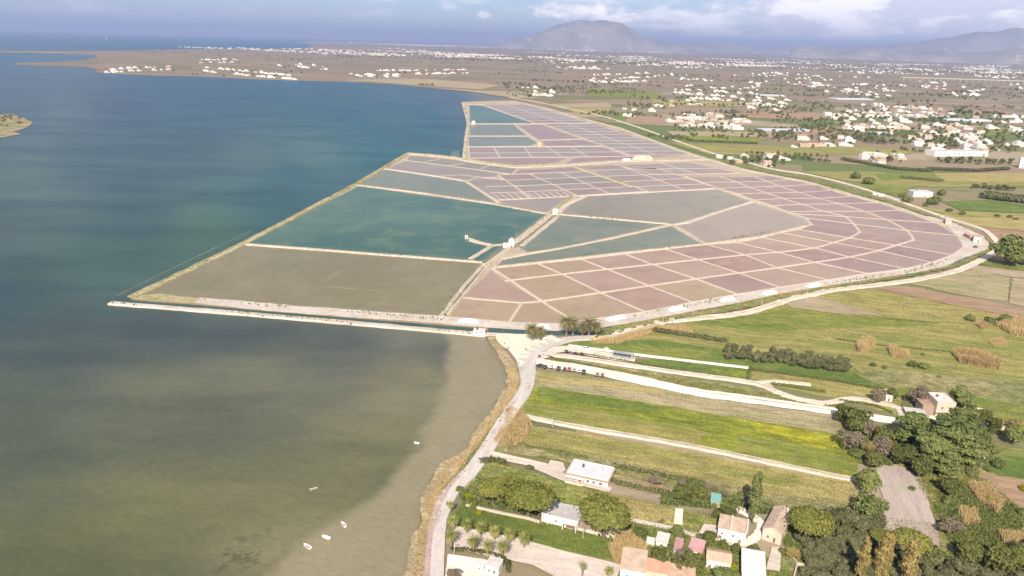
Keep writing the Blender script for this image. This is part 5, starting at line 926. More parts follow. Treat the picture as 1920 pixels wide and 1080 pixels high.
dv = MB(); dv.box(L * .42, L * .42 + .3, -.1, D + .1, 5.0, 6.9).box(L - .1, L + .2, -.1, D + .1, 5.0, 6.7); dv.build('party_wall', WHITE, e); MB().box(L * .5, L * .95, D + .002, D + 3.5, -.3, 3.2).build('annex', TAN, e); MB().box(L * .48, L * .97, D - .0 + .01, D + 3.7, 3.22, 3.4).build('annex_roof', PALETILE, e)
house('terracotta_house', 'long cream house with peach terracotta gable roof right of the curved drive', (1428, 1010), (1463, 1022), 16, 4.4, 'gable_side', CREAM, PALETILE, [('f', .3, 1.2, .9, 1.1), ('r', .3, 1.2, 1, 1.1), ('r', .7, 1.2, 1, 1.1), ('l', .5, 1.2, 1, 1.1)], [('f', .65, 0, 1.1, 2.2)], group=GH, chimney=(.8, .8), rise=1.5)
house('pale_house', 'house with ribbed pale pink roof at the bottom edge', (1389, 1093), (1432, 1101), 11, 4.2, 'shed', WHITE, ROOFWHITE, [('l', .5, 1.4, 1, 1), ('r', .5, 1.4, 1, 1)], [('f', .5, 0, 1.1, 2.2)], group=GH, rise=1.2)
house('tan_roof_house', 'small white house with tan tiled roof below the red-roofed sheds', (1323, 1067), (1368, 1075), 6, 4.0, 'gable', WHITE, TERRA, [('f', .45, 1.6, .8, .8), ('f', .8, 1.4, .8, 1)], [('f', .15, 0, 1, 2.1)], group=GH)
house('small_shed', 'tiny white shed with pale sloping roof among garden trees', (1229, 1026), (1250, 1031), 4.5, 2.6, 'shed', WHITE, ROOFWHITE, [('l', .5, 1, .7, .7)], [('f', .5, 0, .9, 2)], 'shed', group=GH, rise=.7)
house('low_shed', 'low white outbuilding attached left of the tiny white shed', (1211, 1024), (1226, 1027), 3, 1.6, 'flat', WHITE, ROOFWHITE, [], [('f', .5, 0, .8, 1.4)], 'shed', group=GH)
house('red_shed', 'small shed with faded red roof, left of the bare tree', (1262, 1045), (1275, 1048), 6, 3.0, 'shed', WHITE, ROOFPINK, [('l', .4, 1, .7, .8)], [('f', .5, 0, .9, 2)], 'shed', group=GH, rise=.8)
house('red_shed', 'wider shed with faded red roof, right of the bare tree', (1289, 1044), (1314, 1051), 6, 3.0, 'shed', WHITE, ROOFPINK, [('f', .3, 1, .8, .9)], [('f', .7, 0, .9, 2)], 'shed', group=GH, rise=.8)
house('tan_house', 'white house with broad tan roof at the bottom edge below the reed clump', (1162, 1086), (1207, 1094), 9.5, 4.2, 'shed', WHITE, PALETILE, [('f', .3, 1.2, .9, 1)], [('f', .7, 0, 1.1, 2.2)], group=GH, rise=1.3)
house('orange_house', 'house with bright orange roof touching the broad tan roof', (1208, 1086), (1251, 1094), 5, 3.6, 'shed', CREAM, ORANGE, [('f', .4, 1.2, .9, 1)], [('f', .7, 0, 1, 2.1)], group=GH, rise=.9)
house('peach_house', 'house with dull peach roof right of the bright orange one', (1253, 1094), (1300, 1103), 5, 3.2, 'shed', CREAM, TERRA, [('f', .4, 1.2, .9, 1)], [('f', .7, 0, 1, 2.1)], group=GH, rise=.8)
house('flat_white_building', 'small flat-roofed white building in the yard by the shore road', (909, 1075), (934, 1081), 5, 3, 'flat', WHITE, ROOFWHITE, [('f', .3, 1, .9, 1)], [('f', .7, 0, 1, 2.1)], 'building', group=GH, parapet=.15)
house('flat_white_annex', 'lower white annex left of the small flat-roofed building', (891, 1070), (907, 1074), 3.4, 2.4, 'flat', WHITE, ROOFWHITE, [('f', .5, .9, .8, .9)], [], 'building', group=GH, parapet=.1)
house('teal_shed', 'shed with bright teal sheet roof among garden trees', (1332, 950), (1349, 953), 4.4, 2.6, 'shed', TAN, TEAL, [], [('f', .5, 0, .9, 2)], 'shed', group=GH, rise=.6)
_, L, D, e = house('old_farmhouse', 'tall old farmhouse with cream front, brown side wall and pale flat roof', (1752, 784), (1787, 786), 11, 8.2, 'flat', CREAM, ROOFWHITE, [('f', .3, 4.8, 1, 1.4), ('f', .7, 4.8, 1, 1.4), ('l', .3, 1.2, 1, 1.4), ('l', .7, 4.6, 1, 1.4), ('r', .5, 4.6, 1, 1.4)], [('f', .5, 0, 1.2, 2.4)], group=GH, parapet=.4)
sd = MB(); sd.box(-5.2, -.02, 2, 9.5, -.4, 5.4); sd.build('side_wing', STONE, e); MB().box(-5.4, -.03, 1.8, 9.7, 5.42, 5.6).build('side_roof', TERRA, e)
house('farm_shed', 'low shed with pale roof left of the old farmhouse', (1698, 782), (1735, 786), 5, 2.4, 'shed', STONE, ROOFWHITE, [], [('f', .3, 0, 1, 2)], 'shed', group='sheds of the old farm', rise=.4)
house('farm_shed', 'narrow tan-roofed shed right of the old farmhouse', (1806, 788), (1815, 792), 11, 2.6, 'shed', TAN, PALETILE, [], [('f', .5, 0, 1, 2)], 'shed', group='sheds of the old farm', rise=.5)
house('farm_shed', 'pale hut right of the narrow tan shed', (1828, 783), (1840, 786), 7, 2.4, 'flat', CREAM, ROOFWHITE, [], [('f', .5, 0, 1, 2)], 'shed', group='sheds of the old farm')
house('farm_shed', 'small white hut beyond the bend of the farm drive', (1660, 752), (1672, 754), 8, 2.6, 'shed', WHITE, ROOFWHITE, [], [('f', .5, 0, .9, 2)], 'shed', group='sheds of the old farm', rise=.4)
house('ruined_wall_house', 'roofless pale ruin near the right edge', (1868, 806), (1890, 808), 5, 1.8, 'flat', CREAM, ROOFWHITE, [], [('f', .3, 0, 1, 1.6)], 'ruin', group='sheds of the old farm')
house('canal_kiosk', 'small white kiosk standing over the canal beside the causeway', (887, 627), (909, 628.5), 3.6, 2.1, 'flat', WHITE, ROOFWHITE, [('f', .3, .7, 1, 1), ('f', .7, .7, 1, 1)], [('r', .5, 0, 1, 1.8)], 'kiosk', group='huts round the saltworks', z=.9)
house('canal_pavilion', 'white open-fronted pavilion behind the date palm pair', (1018, 641), (1030, 640.5), 3, 2.6, 'flat', WHITE, ROOFWHITE, [('f', .3, 1, .9, 1)], [('f', .7, 0, .9, 2)], 'pavilion', group='huts round the saltworks', z=.7)
GS = 'huts round the saltworks'
house('salt_store', 'pale stone salt store at the east corner of the saltworks, upper of two', (1772, 421.5), (1783, 422.5), 12, 4, 'gable', CREAM, PALETILE, [('f', .5, 1.5, 1, 1)], [('r', .5, 0, 1.4, 2.4)], 'warehouse', group=GS, z=.8)
house('salt_store', 'low pale annex left of the upper salt store', (1761, 411), (1771, 415), 7, 2.6, 'flat', CREAM, ROOFWHITE, [], [('f', .5, 0, 1.2, 2)], 'warehouse', group=GS, z=.8)
house('salt_store', 'tall pale salt store at the east corner of the saltworks, lower of two', (1824, 454), (1838, 456), 9, 5.4, 'gable', WHITE, PALETILE, [('f', .3, 2.5, 1, 1.2)], [('f', .7, 0, 1.4, 2.6)], 'warehouse', group=GS, z=.8)
house('salt_store', 'brown-roofed stone shed between the two salt stores', (1806, 443), (1818, 449), 6, 3, 'gable', STONE, TERRA, [], [('f', .5, 0, 1.2, 2)], 'warehouse', group=GS, z=.8)
house('mill_store', 'white mill house at the upper end of the central causeway', (1036, 403), (1046, 403.5), 6, 4.2, 'flat', WHITE, ROOFWHITE, [('f', .3, 1.5, .9, 1)], [('f', .7, 0, 1, 2.1)], 'building', group=GS, z=1.2)
house('pan_hut', 'small white hut on the western dike of the northern saltworks', (885, 233), (891, 233), 6, 6, 'flat', WHITE, ROOFWHITE, [('f', .5, 3, 1, 1.2)], [('f', .5, 0, 1.2, 2.2)], 'hut', group=GS, z=1.0)
house('pan_hut', 'cream hut at the end of the diagonal bank in the northern saltworks', (1008, 274), (1015, 274), 5, 4.5, 'gable', CREAM, PALETILE, [('f', .3, 1.5, .9, 1)], [('f', .7, 0, 1, 2.1)], 'hut', group=GS, z=1.0)
house('pan_hut', 'tiny hut at the tip of the jetty in the blue basin', (872, 448.5), (877, 448.5), 2.4, 2.2, 'gable', WHITE, ROOFWHITE, [], [('f', .5, 0, .9, 1.8)], 'hut', group=GS, z=.9, rise=.6)
house('far_villa', 'white villa on green ground beyond the eastern dike', (1712, 369), (1748, 370), 14, 6, 'flat', WHITE, ROOFWHITE, [('f', .15, 1.2, 1.4, 1.4), ('f', .4, 1.2, 1.4, 1.4), ('f', .85, 1.2, 1.4, 1.4), ('f', .3, 4, 1.2, 1.2), ('f', .7, 4, 1.2, 1.2)], [('f', .62, 0, 1.4, 2.3)], 'villa', group='lone buildings east of the saltworks')
house('long_white_shed', 'long white shed with high right end in front of the far village', (1752, 293), (1852, 293), 24, 8, 'flat', WHITE, ROOFWHITE, [('f', .1 + .09 * i, 3, 3, 2) for i in range(8)], [('f', .92, 0, 4, 4)], 'warehouse', group='lone buildings east of the saltworks')
house('road_house', 'white house beside the eastern dirt road near the north end', (1343, 297), (1354, 298), 9, 5, 'flat', WHITE, ROOFWHITE, [('f', .5, 2, 1.4, 1.4)], [('f', .2, 0, 1.2, 2.2)], group='lone buildings east of the saltworks')
house('road_house', 'small white house right of another by the eastern dirt road', (1362, 299), (1371, 300), 9, 4, 'flat', WHITE, ROOFWHITE, [('f', .5, 1.5, 1.4, 1.4)], [('f', .2, 0, 1.2, 2.2)], group='lone buildings east of the saltworks')
house('road_house', 'low white shed beside the eastern dirt road', (1636, 366), (1655, 369), 5, 2.6, 'flat', WHITE, ROOFWHITE, [], [('f', .5, 0, 1.6, 2.1)], 'shed', group='lone buildings east of the saltworks')
house('water_tower_house', 'tall narrow white tower building at the right edge', (1910, 315), (1924, 316), 9, 16, 'flat', WHITE, ROOFWHITE, [('f', .5, 4, 1.6, 2), ('f', .5, 10, 1.6, 2)], [('f', .5, 0, 1.6, 2.4)], 'tower', group='lone buildings east of the saltworks')
# garden walls
def gwall(pts, h, w, label, mat=WHITE):
    o = strip('garden_wall', px(pts), w, .3, .6 + h, mat, .04, 3, .02, kind=None, label=label); o['category'] = 'wall'; return o
gwall([(874, 949), (930, 962), (990, 974), (1012, 981)], .9, .9, 'thick white garden wall running from the road to the grey-roofed house', CREAM)
gwall([(1084, 994), (1166, 1011), (1209, 1022), (1226, 1027)], .9, .8, 'white garden wall from the grey-roofed house to the tiny white shed', CREAM)
gwall([(855, 990), (905, 1000), (979, 1015), (1056, 1037), (1120, 1052), (1163, 1063)], .8, .5, 'pale wall along the far side of the palm lane', CREAM)
gwall([(921, 852), (926, 851), (990, 865), (1026, 873.5)], 1.0, .35, 'low wall along the upper side of the long drive', CREAM)
gwall([(1466, 1030), (1482, 1042), (1494, 1060), (1560, 1071)], 1.2, .4, 'pale wall winding down from the tan terrace', CREAM)
gwall([(1494, 1061), (1488, 1085)], 1.2, .4, 'pale wall dropping off the bottom edge right of the terrace', CREAM)
gwall([(1396, 1030), (1394, 1052)], 1.6, .4, 'tall white wall between the dense dark tree and the garden', WHITE)

# ------------------------------------------------------------------ windmill, salt heaps
p = P(959, 463, 1.2); e = empty('windmill', (p.x, p.y, 1.1)); 
mb = MB(); mb.tube([(0, 0, -.5), (0, 0, 3), (0, 0, 6.6)], [3.3, 2.9, 2.35], 20); mb.build('tower', WHITE, e, smooth=True); MB().tube([(0, 0, 6.6), (0, 0, 6.75), (0, 0, 8.4)], [2.7, 2.7, .1], 20).build('cap', ROOFWHITE, e)
MB().box(-.6, .6, -3.35, -3.0, 0, 2.1).build('door', WOOD, e); MB().box(-.4, .4, -2.85, -2.55, 3.8, 4.7).build('window', GLASS, e)
hub = MB(); hub.tube([(2.0, 0, 7.2), (4.0, 0, 7.4)], [.25, .2], 8); hb = hub.build('windshaft', WOOD, e)
for k in range(6):
    a = math.pi / 2 + k * math.pi / 3; c_, s_ = math.cos(a), math.sin(a); b = MB(); b.tube([(3.8, 0, 7.4), (3.8, c_ * 6.4, 7.4 + s_ * 6.4)], [.12, .07], 5)
    for q in (2.2, 3.4, 4.6, 5.8): b.tube([(3.8, c_ * q - s_ * .9, 7.4 + s_ * q + c_ * .9), (3.8, c_ * q, 7.4 + s_ * q)], .05, 4)
    b.tube([(3.8, c_ * 2 - s_ * .9, 7.4 + s_ * 2 + c_ * .9), (3.8, c_ * 6 - s_ * .9, 7.4 + s_ * 6 + c_ * .9)], .05, 4); b.build('sail', FRAME, e)
MB().box(-7, -2.6, -1.5, 3, -.4, 2.8).build('side_room', WHITE, e); MB().box(-7.2, -2.5, -1.7, 3.2, 2.82, 3.0).build('side_roof', ROOFWHITE, e)
tag(e, 'white tapered windmill with thin sails on the central causeway', 'windmill')
SALT = plain('salt', (.80, .78, .75), .7, .04, .6)
def heap(x, y, L, w, h, ang, mat, label, name='salt_heap', cat='salt heap', seed=0, z=.75, group='salt heaps along the shore strip'):
    r = np.random.default_rng(seed); nx_, ny_ = 26, 12; V = []
    for j in range(ny_ + 1):
        for i in range(nx_ + 1):
            u, v = i / nx_ * 2 - 1, j / ny_ * 2 - 1; q = max(0, 1 - abs(v) ** 1.5) * max(0, 1 - abs(u) ** 7); V.append((u * L / 2, v * w / 2, h * q * (1 + .12 * math.sin(i * 1.3 + seed) * math.sin(j + seed)) - .05 + r.normal() * .03 * h * (q > 0)))
    I = np.arange((nx_ + 1) * (ny_ + 1)).reshape(ny_ + 1, nx_ + 1); F = np.stack([I[:-1, :-1], I[:-1, 1:], I[1:, 1:], I[1:, :-1]], -1).reshape(-1, 4)
    p = P(x, y, z); o = link(name, arrmesh(name, V, F, [mat], smooth=True), None, (p.x, p.y, z)); o.rotation_euler.z = ang; return tag(o, label, cat, group)
for i, (x, y, L, lab) in enumerate([(878, 603, 13, 'white salt heap nearest the canal kiosk'), (1017, 613, 9, 'white salt heap behind the date palm pair'), (1155, 597, 15, 'large white salt heap right of the canal palms'), (1268, 579.5, 13, 'second white salt heap right of the canal palms'), (1363, 562.5, 13, 'third white salt heap right of the canal palms'), (1442, 549.5, 13, 'fourth white salt heap along the shore strip'), (1525, 535.5, 13, 'farthest white salt heap along the southern shore strip')]):
    heap(x, y, L, 5, 1.9, bear((x - 20, y + (0 if x < 1050 else 4)), (x + 20, y - (-2 if x < 1050 else 4))), SALT, lab, seed=i)
heap(1205, 300, 34, 16, 7, 0, MT['dike_earth'], 'big cream earth mound on the dike between the two saltworks', 'earth_mound', 'mound', 7, 1.0, None); heap(1175, 301, 14, 9, 3, .2, SALT, 'small white salt heap left of the big earth mound', seed=9, z=1.0)
# ------------------------------------------------------------------ boats
def boat_parts(e, L, w, h, hull, inner):
    st = [(-1, .82, .0), (-.6, .97, -.03), (-.1, 1, -.05), (.4, .84, 0), (.75, .48, .06), (1, .04, .14)]; V, F = [], []
    for u, k, dz in st:
        y = w / 2 * k; V += [(u * L / 2, -y, h + dz), (u * L / 2, -y * .75, .12), (u * L / 2, 0, -.06), (u * L / 2, y * .75, .12), (u * L / 2, y, h + dz)]
    for i in range(5):
        for k in range(4): F.append((i * 5 + k, (i + 1) * 5 + k, (i + 1) * 5 + k + 1, i * 5 + k + 1))
    F.append((0, 1, 2, 3, 4)); MB().add(V, F).build('hull', hull, e)
    V2 = []; 
    for u, k, dz in st: V2 += [(u * L / 2 * .95, -w / 2 * k * .86, h * .55), (u * L / 2 * .95, w / 2 * k * .86, h * .55)]
    MB().add(V2, [(i * 2, i * 2 + 2, i * 2 + 3, i * 2 + 1) for i in range(5)]).build('floor', inner, e)
    g = MB()
    for sg in (-1, 1): g.tube([(u * L / 2, sg * w / 2 * k, h + dz + .02) for u, k, dz in st], .045, 5)
    g.build('gunwale', hull, e)
    for x in (-.45, .1): MB().box(x * L / 2 - .14, x * L / 2 + .14, -w / 2 * .88, w / 2 * .88, h * .75, h * .82).build('thwart', WOOD if inner is CONC else hull, e)
BW = plain('boat_white', (.78, .77, .75), .4, .04, .8, .4)
for i, (x, y, ang, L, lab) in enumerate([(576, 1026, 2.5, 3.6, 'small white rowing boat, lowest of the three moored in a line'), (611, 1009, 2.7, 3.4, 'small white rowing boat in the middle of the three in a line'), (644, 985, 2.2, 3.2, 'small white rowing boat, highest of the three in a line'), (781, 832, 2.8, 2.4, 'tiny flat white boat alone near the sand shelf edge')]):
    p = P(x, y, .0); e = empty('rowing_boat', (p.x, p.y, .02), ang); boat_parts(e, L, L * .42, .5, BW, CONC if i % 2 == 0 else BW); tag(e, lab, 'boat', 'boats moored off the shore')
for i, (x, y, ang, L, lab) in enumerate([(588, 917, .5, 3.2, 'half-sunk tan boat among weed patches in the shallow lagoon'), (662, 833, .4, 3, 'dark sunken boat low in the olive water')]):
    p = P(x, y, 0); e = empty('sunken_boat', (p.x, p.y, -.25), ang); boat_parts(e, L, 1.1, .45, TAN if i == 0 else METAL, STONE); tag(e, lab, 'boat', 'sunken boats')
for x, y, s_, lab in ((456, 74, 26, 'tiny white sailing boat on the open sea near the spit'), (200, 75, 13, 'tiny white boat far out on the open sea')):
    p = P(x, y, 0, 40000); e = empty('sailing_boat', (p.x, p.y, 0), 1.4, s_ / 2.2 * 3); boat_parts(e, 3.6, 1.2, .5, BW, BW); MB().tube([(0, 0, 0), (0, 0, 5)], .05, 5).build('mast', FRAME, e); MB().add([(.1, 0, .8), (.1, 0, 4.8), (-1.6, .25, .8), (.1, .04, .8), (.1, .04, 4.8), (-1.6, .29, .8)], [(0, 1, 2), (5, 4, 3), (0, 3, 4, 1), (1, 4, 5, 2), (2, 5, 3, 0)]).build('sail', BW, e); tag(e, lab, 'sailing boat')
# ------------------------------------------------------------------ vehicles
TYRE = plain('tyre', (.03, .03, .03), .9); PAINTS = {k: plain('paint_' + k, c, .35, .03, .5, .5) for k, c in dict(white=(.75, .74, .72), black=(.025, .027, .03), blue=(.04, .06, .12), grey=(.22, .22, .23), red=(.42, .05, .05), silver=(.5, .5, .5), coach=(.30, .29, .285), darkred=(.25, .05, .05)).items()}
LAMP = plain('lamp_glass', (.7, .7, .65), .2); TAIL = plain('tail_lamp', (.4, .02, .02), .3)
def wheel_mesh():
    mb = MB(); mb.tube([(0, -.11, 0), (0, .11, 0)], .32, 14); t = mb.mesh('tyre', TYRE); r_ = MB(); r_.tube([(0, -.115, 0), (0, .115, 0)], .19, 10); return t, r_.mesh('rim', PAINTS['silver'])
WT, WR = wheel_mesh()
def car_meshes():
    b = MB()                                  # half profile lofted across the width
    prof = [(-2.05, .45), (-2.08, .75), (-1.95, .92), (-.95, 1.0), (1.0, .95), (1.85, .82), (2.08, .62), (2.08, .4), (1.6, .26), (-1.7, .26)]
    V = []; ys = [(-.86, .93), (-.8, 1.0), (.8, 1.0), (.86, .93)]
    for y, s_ in ys: V += [(x * (1 if s_ == 1 else .985), y, .26 + (z - .26) * s_) for x, z in prof]
    n = len(prof); F = [tuple(range(n)), tuple(3 * n + k for k in range(n - 1, -1, -1))] + [(i * n + k, (i + 1) * n + k, (i + 1) * n + (k + 1) % n, i * n + (k + 1) % n) for i in range(3) for k in range(n)]
    body = b.add(V, F).mesh('body', PAINTS['white'])
    g = MB(); g.add([(-1.85, -.76, .93), (1.05, -.76, .93), (1.05, .76, .93), (-1.85, .76, .93), (-1.35, -.6, 1.42), (.3, -.6, 1.42), (.3, .6, 1.42), (-1.35, .6, 1.42)], [(3, 2, 1, 0), (4, 5, 6, 7), (0, 1, 5, 4), (1, 2, 6, 5), (2, 3, 7, 6), (3, 0, 4, 7)]); glass = g.mesh('window', GLASS)
    rf = MB().box(-1.4, .36, -.63, .63, 1.42, 1.49, tx=.08, ty=.08).mesh('roof', PAINTS['white'])
    return body, glass, rf
CB, CG, CR = car_meshes()
def car(x, y, ang, paint, label, group, s=1.0, z=1.25, name='parked_car', cat='car'):
    p = P(x, y, z); e = empty(name, (p.x, p.y, z), ang, s)
    for nm, me in (('body', CB), ('roof', CR)):
        key = nm + paint
        if key not in CARM: m2 = me.copy(); m2.materials[0] = PAINTS[paint]; CARM[key] = m2
        link(nm, CARM[key], e)
    link('window', CG, e)
    for wx in (-1.25, 1.3):
        for wy in (-.78, .78): w = link('wheel', WT, e, (wx, wy, .32)); link('rim', WR, w)
    for sg in (-.6, .6): MB().box(2.0, 2.1, sg - .18, sg + .18, .58, .72).build('headlight', LAMP, e); MB().box(-2.12, -2.02, sg - .18, sg + .18, .68, .82).build('tail_light', TAIL, e)
    return tag(e, label, cat, group)
CARM = {}
across = bear((1095, 705), (1098, 685)); GC = 'cars parked along the pale track'
for x, y, pt, lab, s in [(1012, 687, 'black', 'dark car parked broadside first in the row by the road', 1.0), (1022, 689, 'black', 'black car second in the row along the pale track', .95), (1033, 688, 'white', 'white car between dark ones near the start of the row', 1), (1047, 692, 'black', 'large black car in the left half of the row', 1.08), (1058.5, 693, 'blue', 'small dark blue car left of the red one', .9), (1067, 693.5, 'red', 'bright red car in the middle of the row', 1), (1076, 694, 'silver', 'silver car just right of the red one', .95), (1086, 696, 'white', 'white car between the silver one and the big black one', 1), (1094.5, 698.5, 'black', 'big black car facing the field, right half of the row', 1.12), (1120, 703, 'grey', 'grey car standing apart, second from the end', .9), (1129.5, 704.5, 'darkred', 'dark red car at the end of the row', .9)]:
    car(x, y, across + (1.5 if x == 1012 else random.uniform(-.1, .1)), pt, lab, GC, s)
for x, y, pt, lab in [(1062, 660, 'black', 'dark car first beside the coach parking hedge'), (1070, 662.5, 'grey', 'grey car second beside the coach parking hedge'), (1079, 664, 'blue', 'dark blue car third beside the coach parking hedge'), (1091, 665, 'black', 'black car last beside the coach parking hedge')]: car(x, y, across + .35, pt, lab, 'cars beside the coach parking hedge', .85, .9)
car(1100, 655.5, bear((1090, 655), (1110, 658)), 'white', 'white van-like car parked at the upper edge of the coach parking', 'cars beside the coach parking hedge', 1.15, 1.0); car(1829, 464, .3, 'black', 'black car on the salt yard at the east corner', 'cars at the saltworks', 1, .85); car(1016, 666, 2.2, 'white', 'pale car waiting at the mouth of the parking', 'cars at the saltworks', .9, 1.2); car(1745, 790, .4, 'silver', 'silver car in front of the old farmhouse', 'cars at the farm', .95, .75); car(1720, 792, .2, 'black', 'dark car beside the farm shed', 'cars at the farm', .95, .75)
p = P(1168, 671, .95); e = empty('tour_coach', (p.x, p.y, .95), bear((1150, 667), (1187, 673)))
V = []; prof = [(-5.7, .4), (-5.75, 2.9), (-5.55, 3.25), (5.3, 3.25), (5.6, 3.0), (5.8, 1.5), (5.75, .4)]
for y, s_ in ((-1.25, .97), (-1.15, 1), (1.15, 1), (1.25, .97)): V += [(x, y, .4 + (z - .4) * s_) for x, z in prof]
n = 7; MB().add(V, [tuple(range(n)), tuple(3 * n + k for k in range(n - 1, -1, -1))] + [(i * n + k, (i + 1) * n + k, (i + 1) * n + (k + 1) % n, i * n + (k + 1) % n) for i in range(3) for k in range(n)]).build('body', PAINTS['coach'], e)
for sg in (-1, 1):
    for k in range(6): MB().box(-5.2 + k * 1.66, -5.2 + k * 1.66 + 1.58, sg * 1.262 - .02, sg * 1.262 + .02, 1.55, 2.95).build('window', GLASS, e)
    for wx in (-3.4, 3.6): w = MB().tube([(wx, sg * 1.05, .5), (wx, sg * 1.28, .5)], .5, 16).build('wheel', TYRE, e); MB().tube([(wx, sg * 1.05, .5), (wx, sg * 1.3, .5)], .25, 10).build('rim', PAINTS['silver'], w)
    MB().box(5.72, 5.83, sg * .85 - .2, sg * .85 + .2, .75, .95).build('headlight', LAMP, e)
MB().add([(5.79, -1.1, 1.5), (5.79, 1.1, 1.5), (5.64, 1.1, 2.9), (5.64, -1.1, 2.9), (5.83, -1.1, 1.5), (5.83, 1.1, 1.5), (5.68, 1.1, 2.9), (5.68, -1.1, 2.9)], [(0, 1, 2, 3), (4, 5, 6, 7), (0, 1, 5, 4), (1, 2, 6, 5), (2, 3, 7, 6), (3, 0, 4, 7)]).build('windscreen', GLASS, e)
MB().box(-2, 0, -.8, .8, 3.26, 3.42).build('roof_unit', PAINTS['grey'], e); MB().box(-1.5, 1.5, -1.3, -1.24, .7, 1.2).build('luggage_door', PAINTS['grey'], e)
tag(e, 'long silver tour coach with dark windows parked on the upper lot', 'coach')
# ------------------------------------------------------------------ people, poles
def person_mesh(name, cloth, legs, stride=.25):
    bm = bmesh.new(); me = bpy.data.meshes.new(name); sk = MT_SKIN
    js = [(0, 0, .95, .15), (0, 0, 1.2, .15), (0, 0, 1.42, .17), (0, 0, 1.52, .06), (0, 0, 1.66, .105), (.1, 0, .9, .1), (.12, stride * .4, .5, .075), (.12, stride * .9, .08, .05), (.12, stride * .9 + .14, .04, .045), (-.1, 0, .9, .1), (-.12, -stride * .3, .5, .075), (-.12, -stride, .08, .05), (-.12, -stride + .14, .04, .045), (.2, 0, 1.4, .07), (.26, -.06, 1.12, .05), (.27, .06, .88, .045), (-.2, 0, 1.4, .07), (-.26, .06, 1.12, .05), (-.27, .1, .88, .045)]
    ed = [(0, 1), (1, 2), (2, 3), (3, 4), (0, 5), (5, 6), (6, 7), (7, 8), (0, 9), (9, 10), (10, 11), (11, 12), (2, 13), (13, 14), (14, 15), (2, 16), (16, 17), (17, 18)]
    me.from_pydata([j[:3] for j in js], ed, []); o = bpy.data.objects.new(name, me); COL.objects.link(o); md = o.modifiers.new('s', 'SKIN')
    for v, j in zip(me.skin_vertices[0].data, js): v.radius = (j[3], j[3])
    me.skin_vertices[0].data[0].use_root = True; o.modifiers.new('d', 'SUBSURF').levels = 1
    dg = bpy.context.evaluated_depsgraph_get(); out = bpy.data.meshes.new_from_object(o.evaluated_get(dg)); bpy.data.objects.remove(o)
    out.materials.clear()
    for q in (sk, cloth, legs, METAL): out.materials.append(q)
    for f in out.polygons: z = f.center.z; f.material_index = 3 if z > 1.69 or z < .08 else 0 if z > 1.5 or (abs(f.center.x) > .21 and z < 1.0) else 1 if z > .93 else 2
    return out
MT_SKIN = plain('skin', (.45, .28, .2), .6); CL = [plain('cloth_%s' % k, c) for k, c in (('dark', (.05, .05, .07)), ('light', (.55, .52, .5)), ('red', (.4, .08, .07)))]; JEANS = plain('trousers', (.05, .06, .1))
PM = [person_mesh('person', CL[0], JEANS), person_mesh('person', CL[1], JEANS, .15), person_mesh('person', CL[2], CL[0], .3)]
for i, (x, y, a, lab) in enumerate([(986, 657, .4, 'person in dark clothes walking on the sandy square'), (943, 624, 1.5, 'person in pale top standing on the causeway by the canal'), (946, 646, 2, 'person in red top at the lagoon side of the square'), (953, 655, .3, 'person in dark clothes at the edge of the square'), (974, 683, 0, 'person in pale top walking beside the road bend'), (952, 770, -.4, 'person in red top walking along the shore road'), (949, 772, -.4, 'person in dark clothes walking along the shore road'), (937, 790, -.5, 'person in pale top on the road verge'), (838, 947, -.3, 'person in dark clothes on the road beside the red lane'), (1022, 646, 1, 'person in pale top by the pavilion')]):
    p = P(x, y, 1.29); o = link('person', PM[[0, 1, 2, 0, 1, 2, 0, 1, 0, 1][i]], None, (p.x, p.y, 1.28)); o.rotation_euler.z = a; tag(o, lab, 'person', 'people walking by the shore')
POLEM = None
def pole(x, y, h, label):
    p = P(x, y, .6); e = empty('utility_pole', (p.x, p.y, .5), random.uniform(-.3, .3)); MB().tube([(0, 0, -.3), (0, 0, h)], [.14, .09], 7).build('post', CONC, e); MB().box(-.8, .8, -.05, .05, h - .7, h - .58).build('crossarm', METAL, e); return tag(e, label, 'pole', 'utility poles')
for i, (x, y, lab) in enumerate([(1243, 607, 'by the dry reeds on the canal road'), (1299, 596, 'on the canal road left of the green field'), (1427, 577, 'beside the canal road bend'), (1513, 551, 'beside the pale stubble patch'), (1613, 536, 'where the red track leaves the canal road'), (1904, 476, 'in front of the dark junction trees'), (1882, 455, 'above the dirt road junction'), (1491, 334, 'on the eastern dike'), (1768, 318, 'on the far green plain'), (1093, 1010, 'beside the largest round pine'), (987, 815, 'in the reeds by the road bend'), (988, 733, 'at the road edge beside the mustard field'), (1253, 1072, 'among garden trees near the orange roof'), (1402, 1000, 'above the white house beside the drive'), (1036, 800, 'on the track below the mustard field'), (852, 1040, 'at the corner of the white yard')]): pole(x, y, 7 if i < 9 else 5, 'slim utility pole ' + lab)
# vine stakes stand in rows: far too many and too thin to count
def stakes(name, poly_px, rows, n, h, mat, z=.6):
    (a, b), (c, d) = poly_px; mb = MB()
    for i in range(rows):
        t = i / max(1, rows - 1); s0 = P(*a).lerp(P(*c), t); s1 = P(*b).lerp(P(*d), t)
        for k in range(n): q = s0.lerp(s1, (k + random.uniform(-.15, .15)) / n); mb.box(q.x - .035, q.x + .035, q.y - .035, q.y + .035, z - .2, z + h * random.uniform(.8, 1.1))
    o = mb.build(name, mat); tag(o, None, None, None, 'stuff')
stakes('vine_stakes', (((1005, 705), (1570, 786)), ((1003, 721), (1582, 812))), 3, 40, 1.4, CONC); stakes('vine_stakes', (((1720, 533), (1835, 509)), ((1800, 550), (1888, 524))), 10, 14, 1.2, CONC)
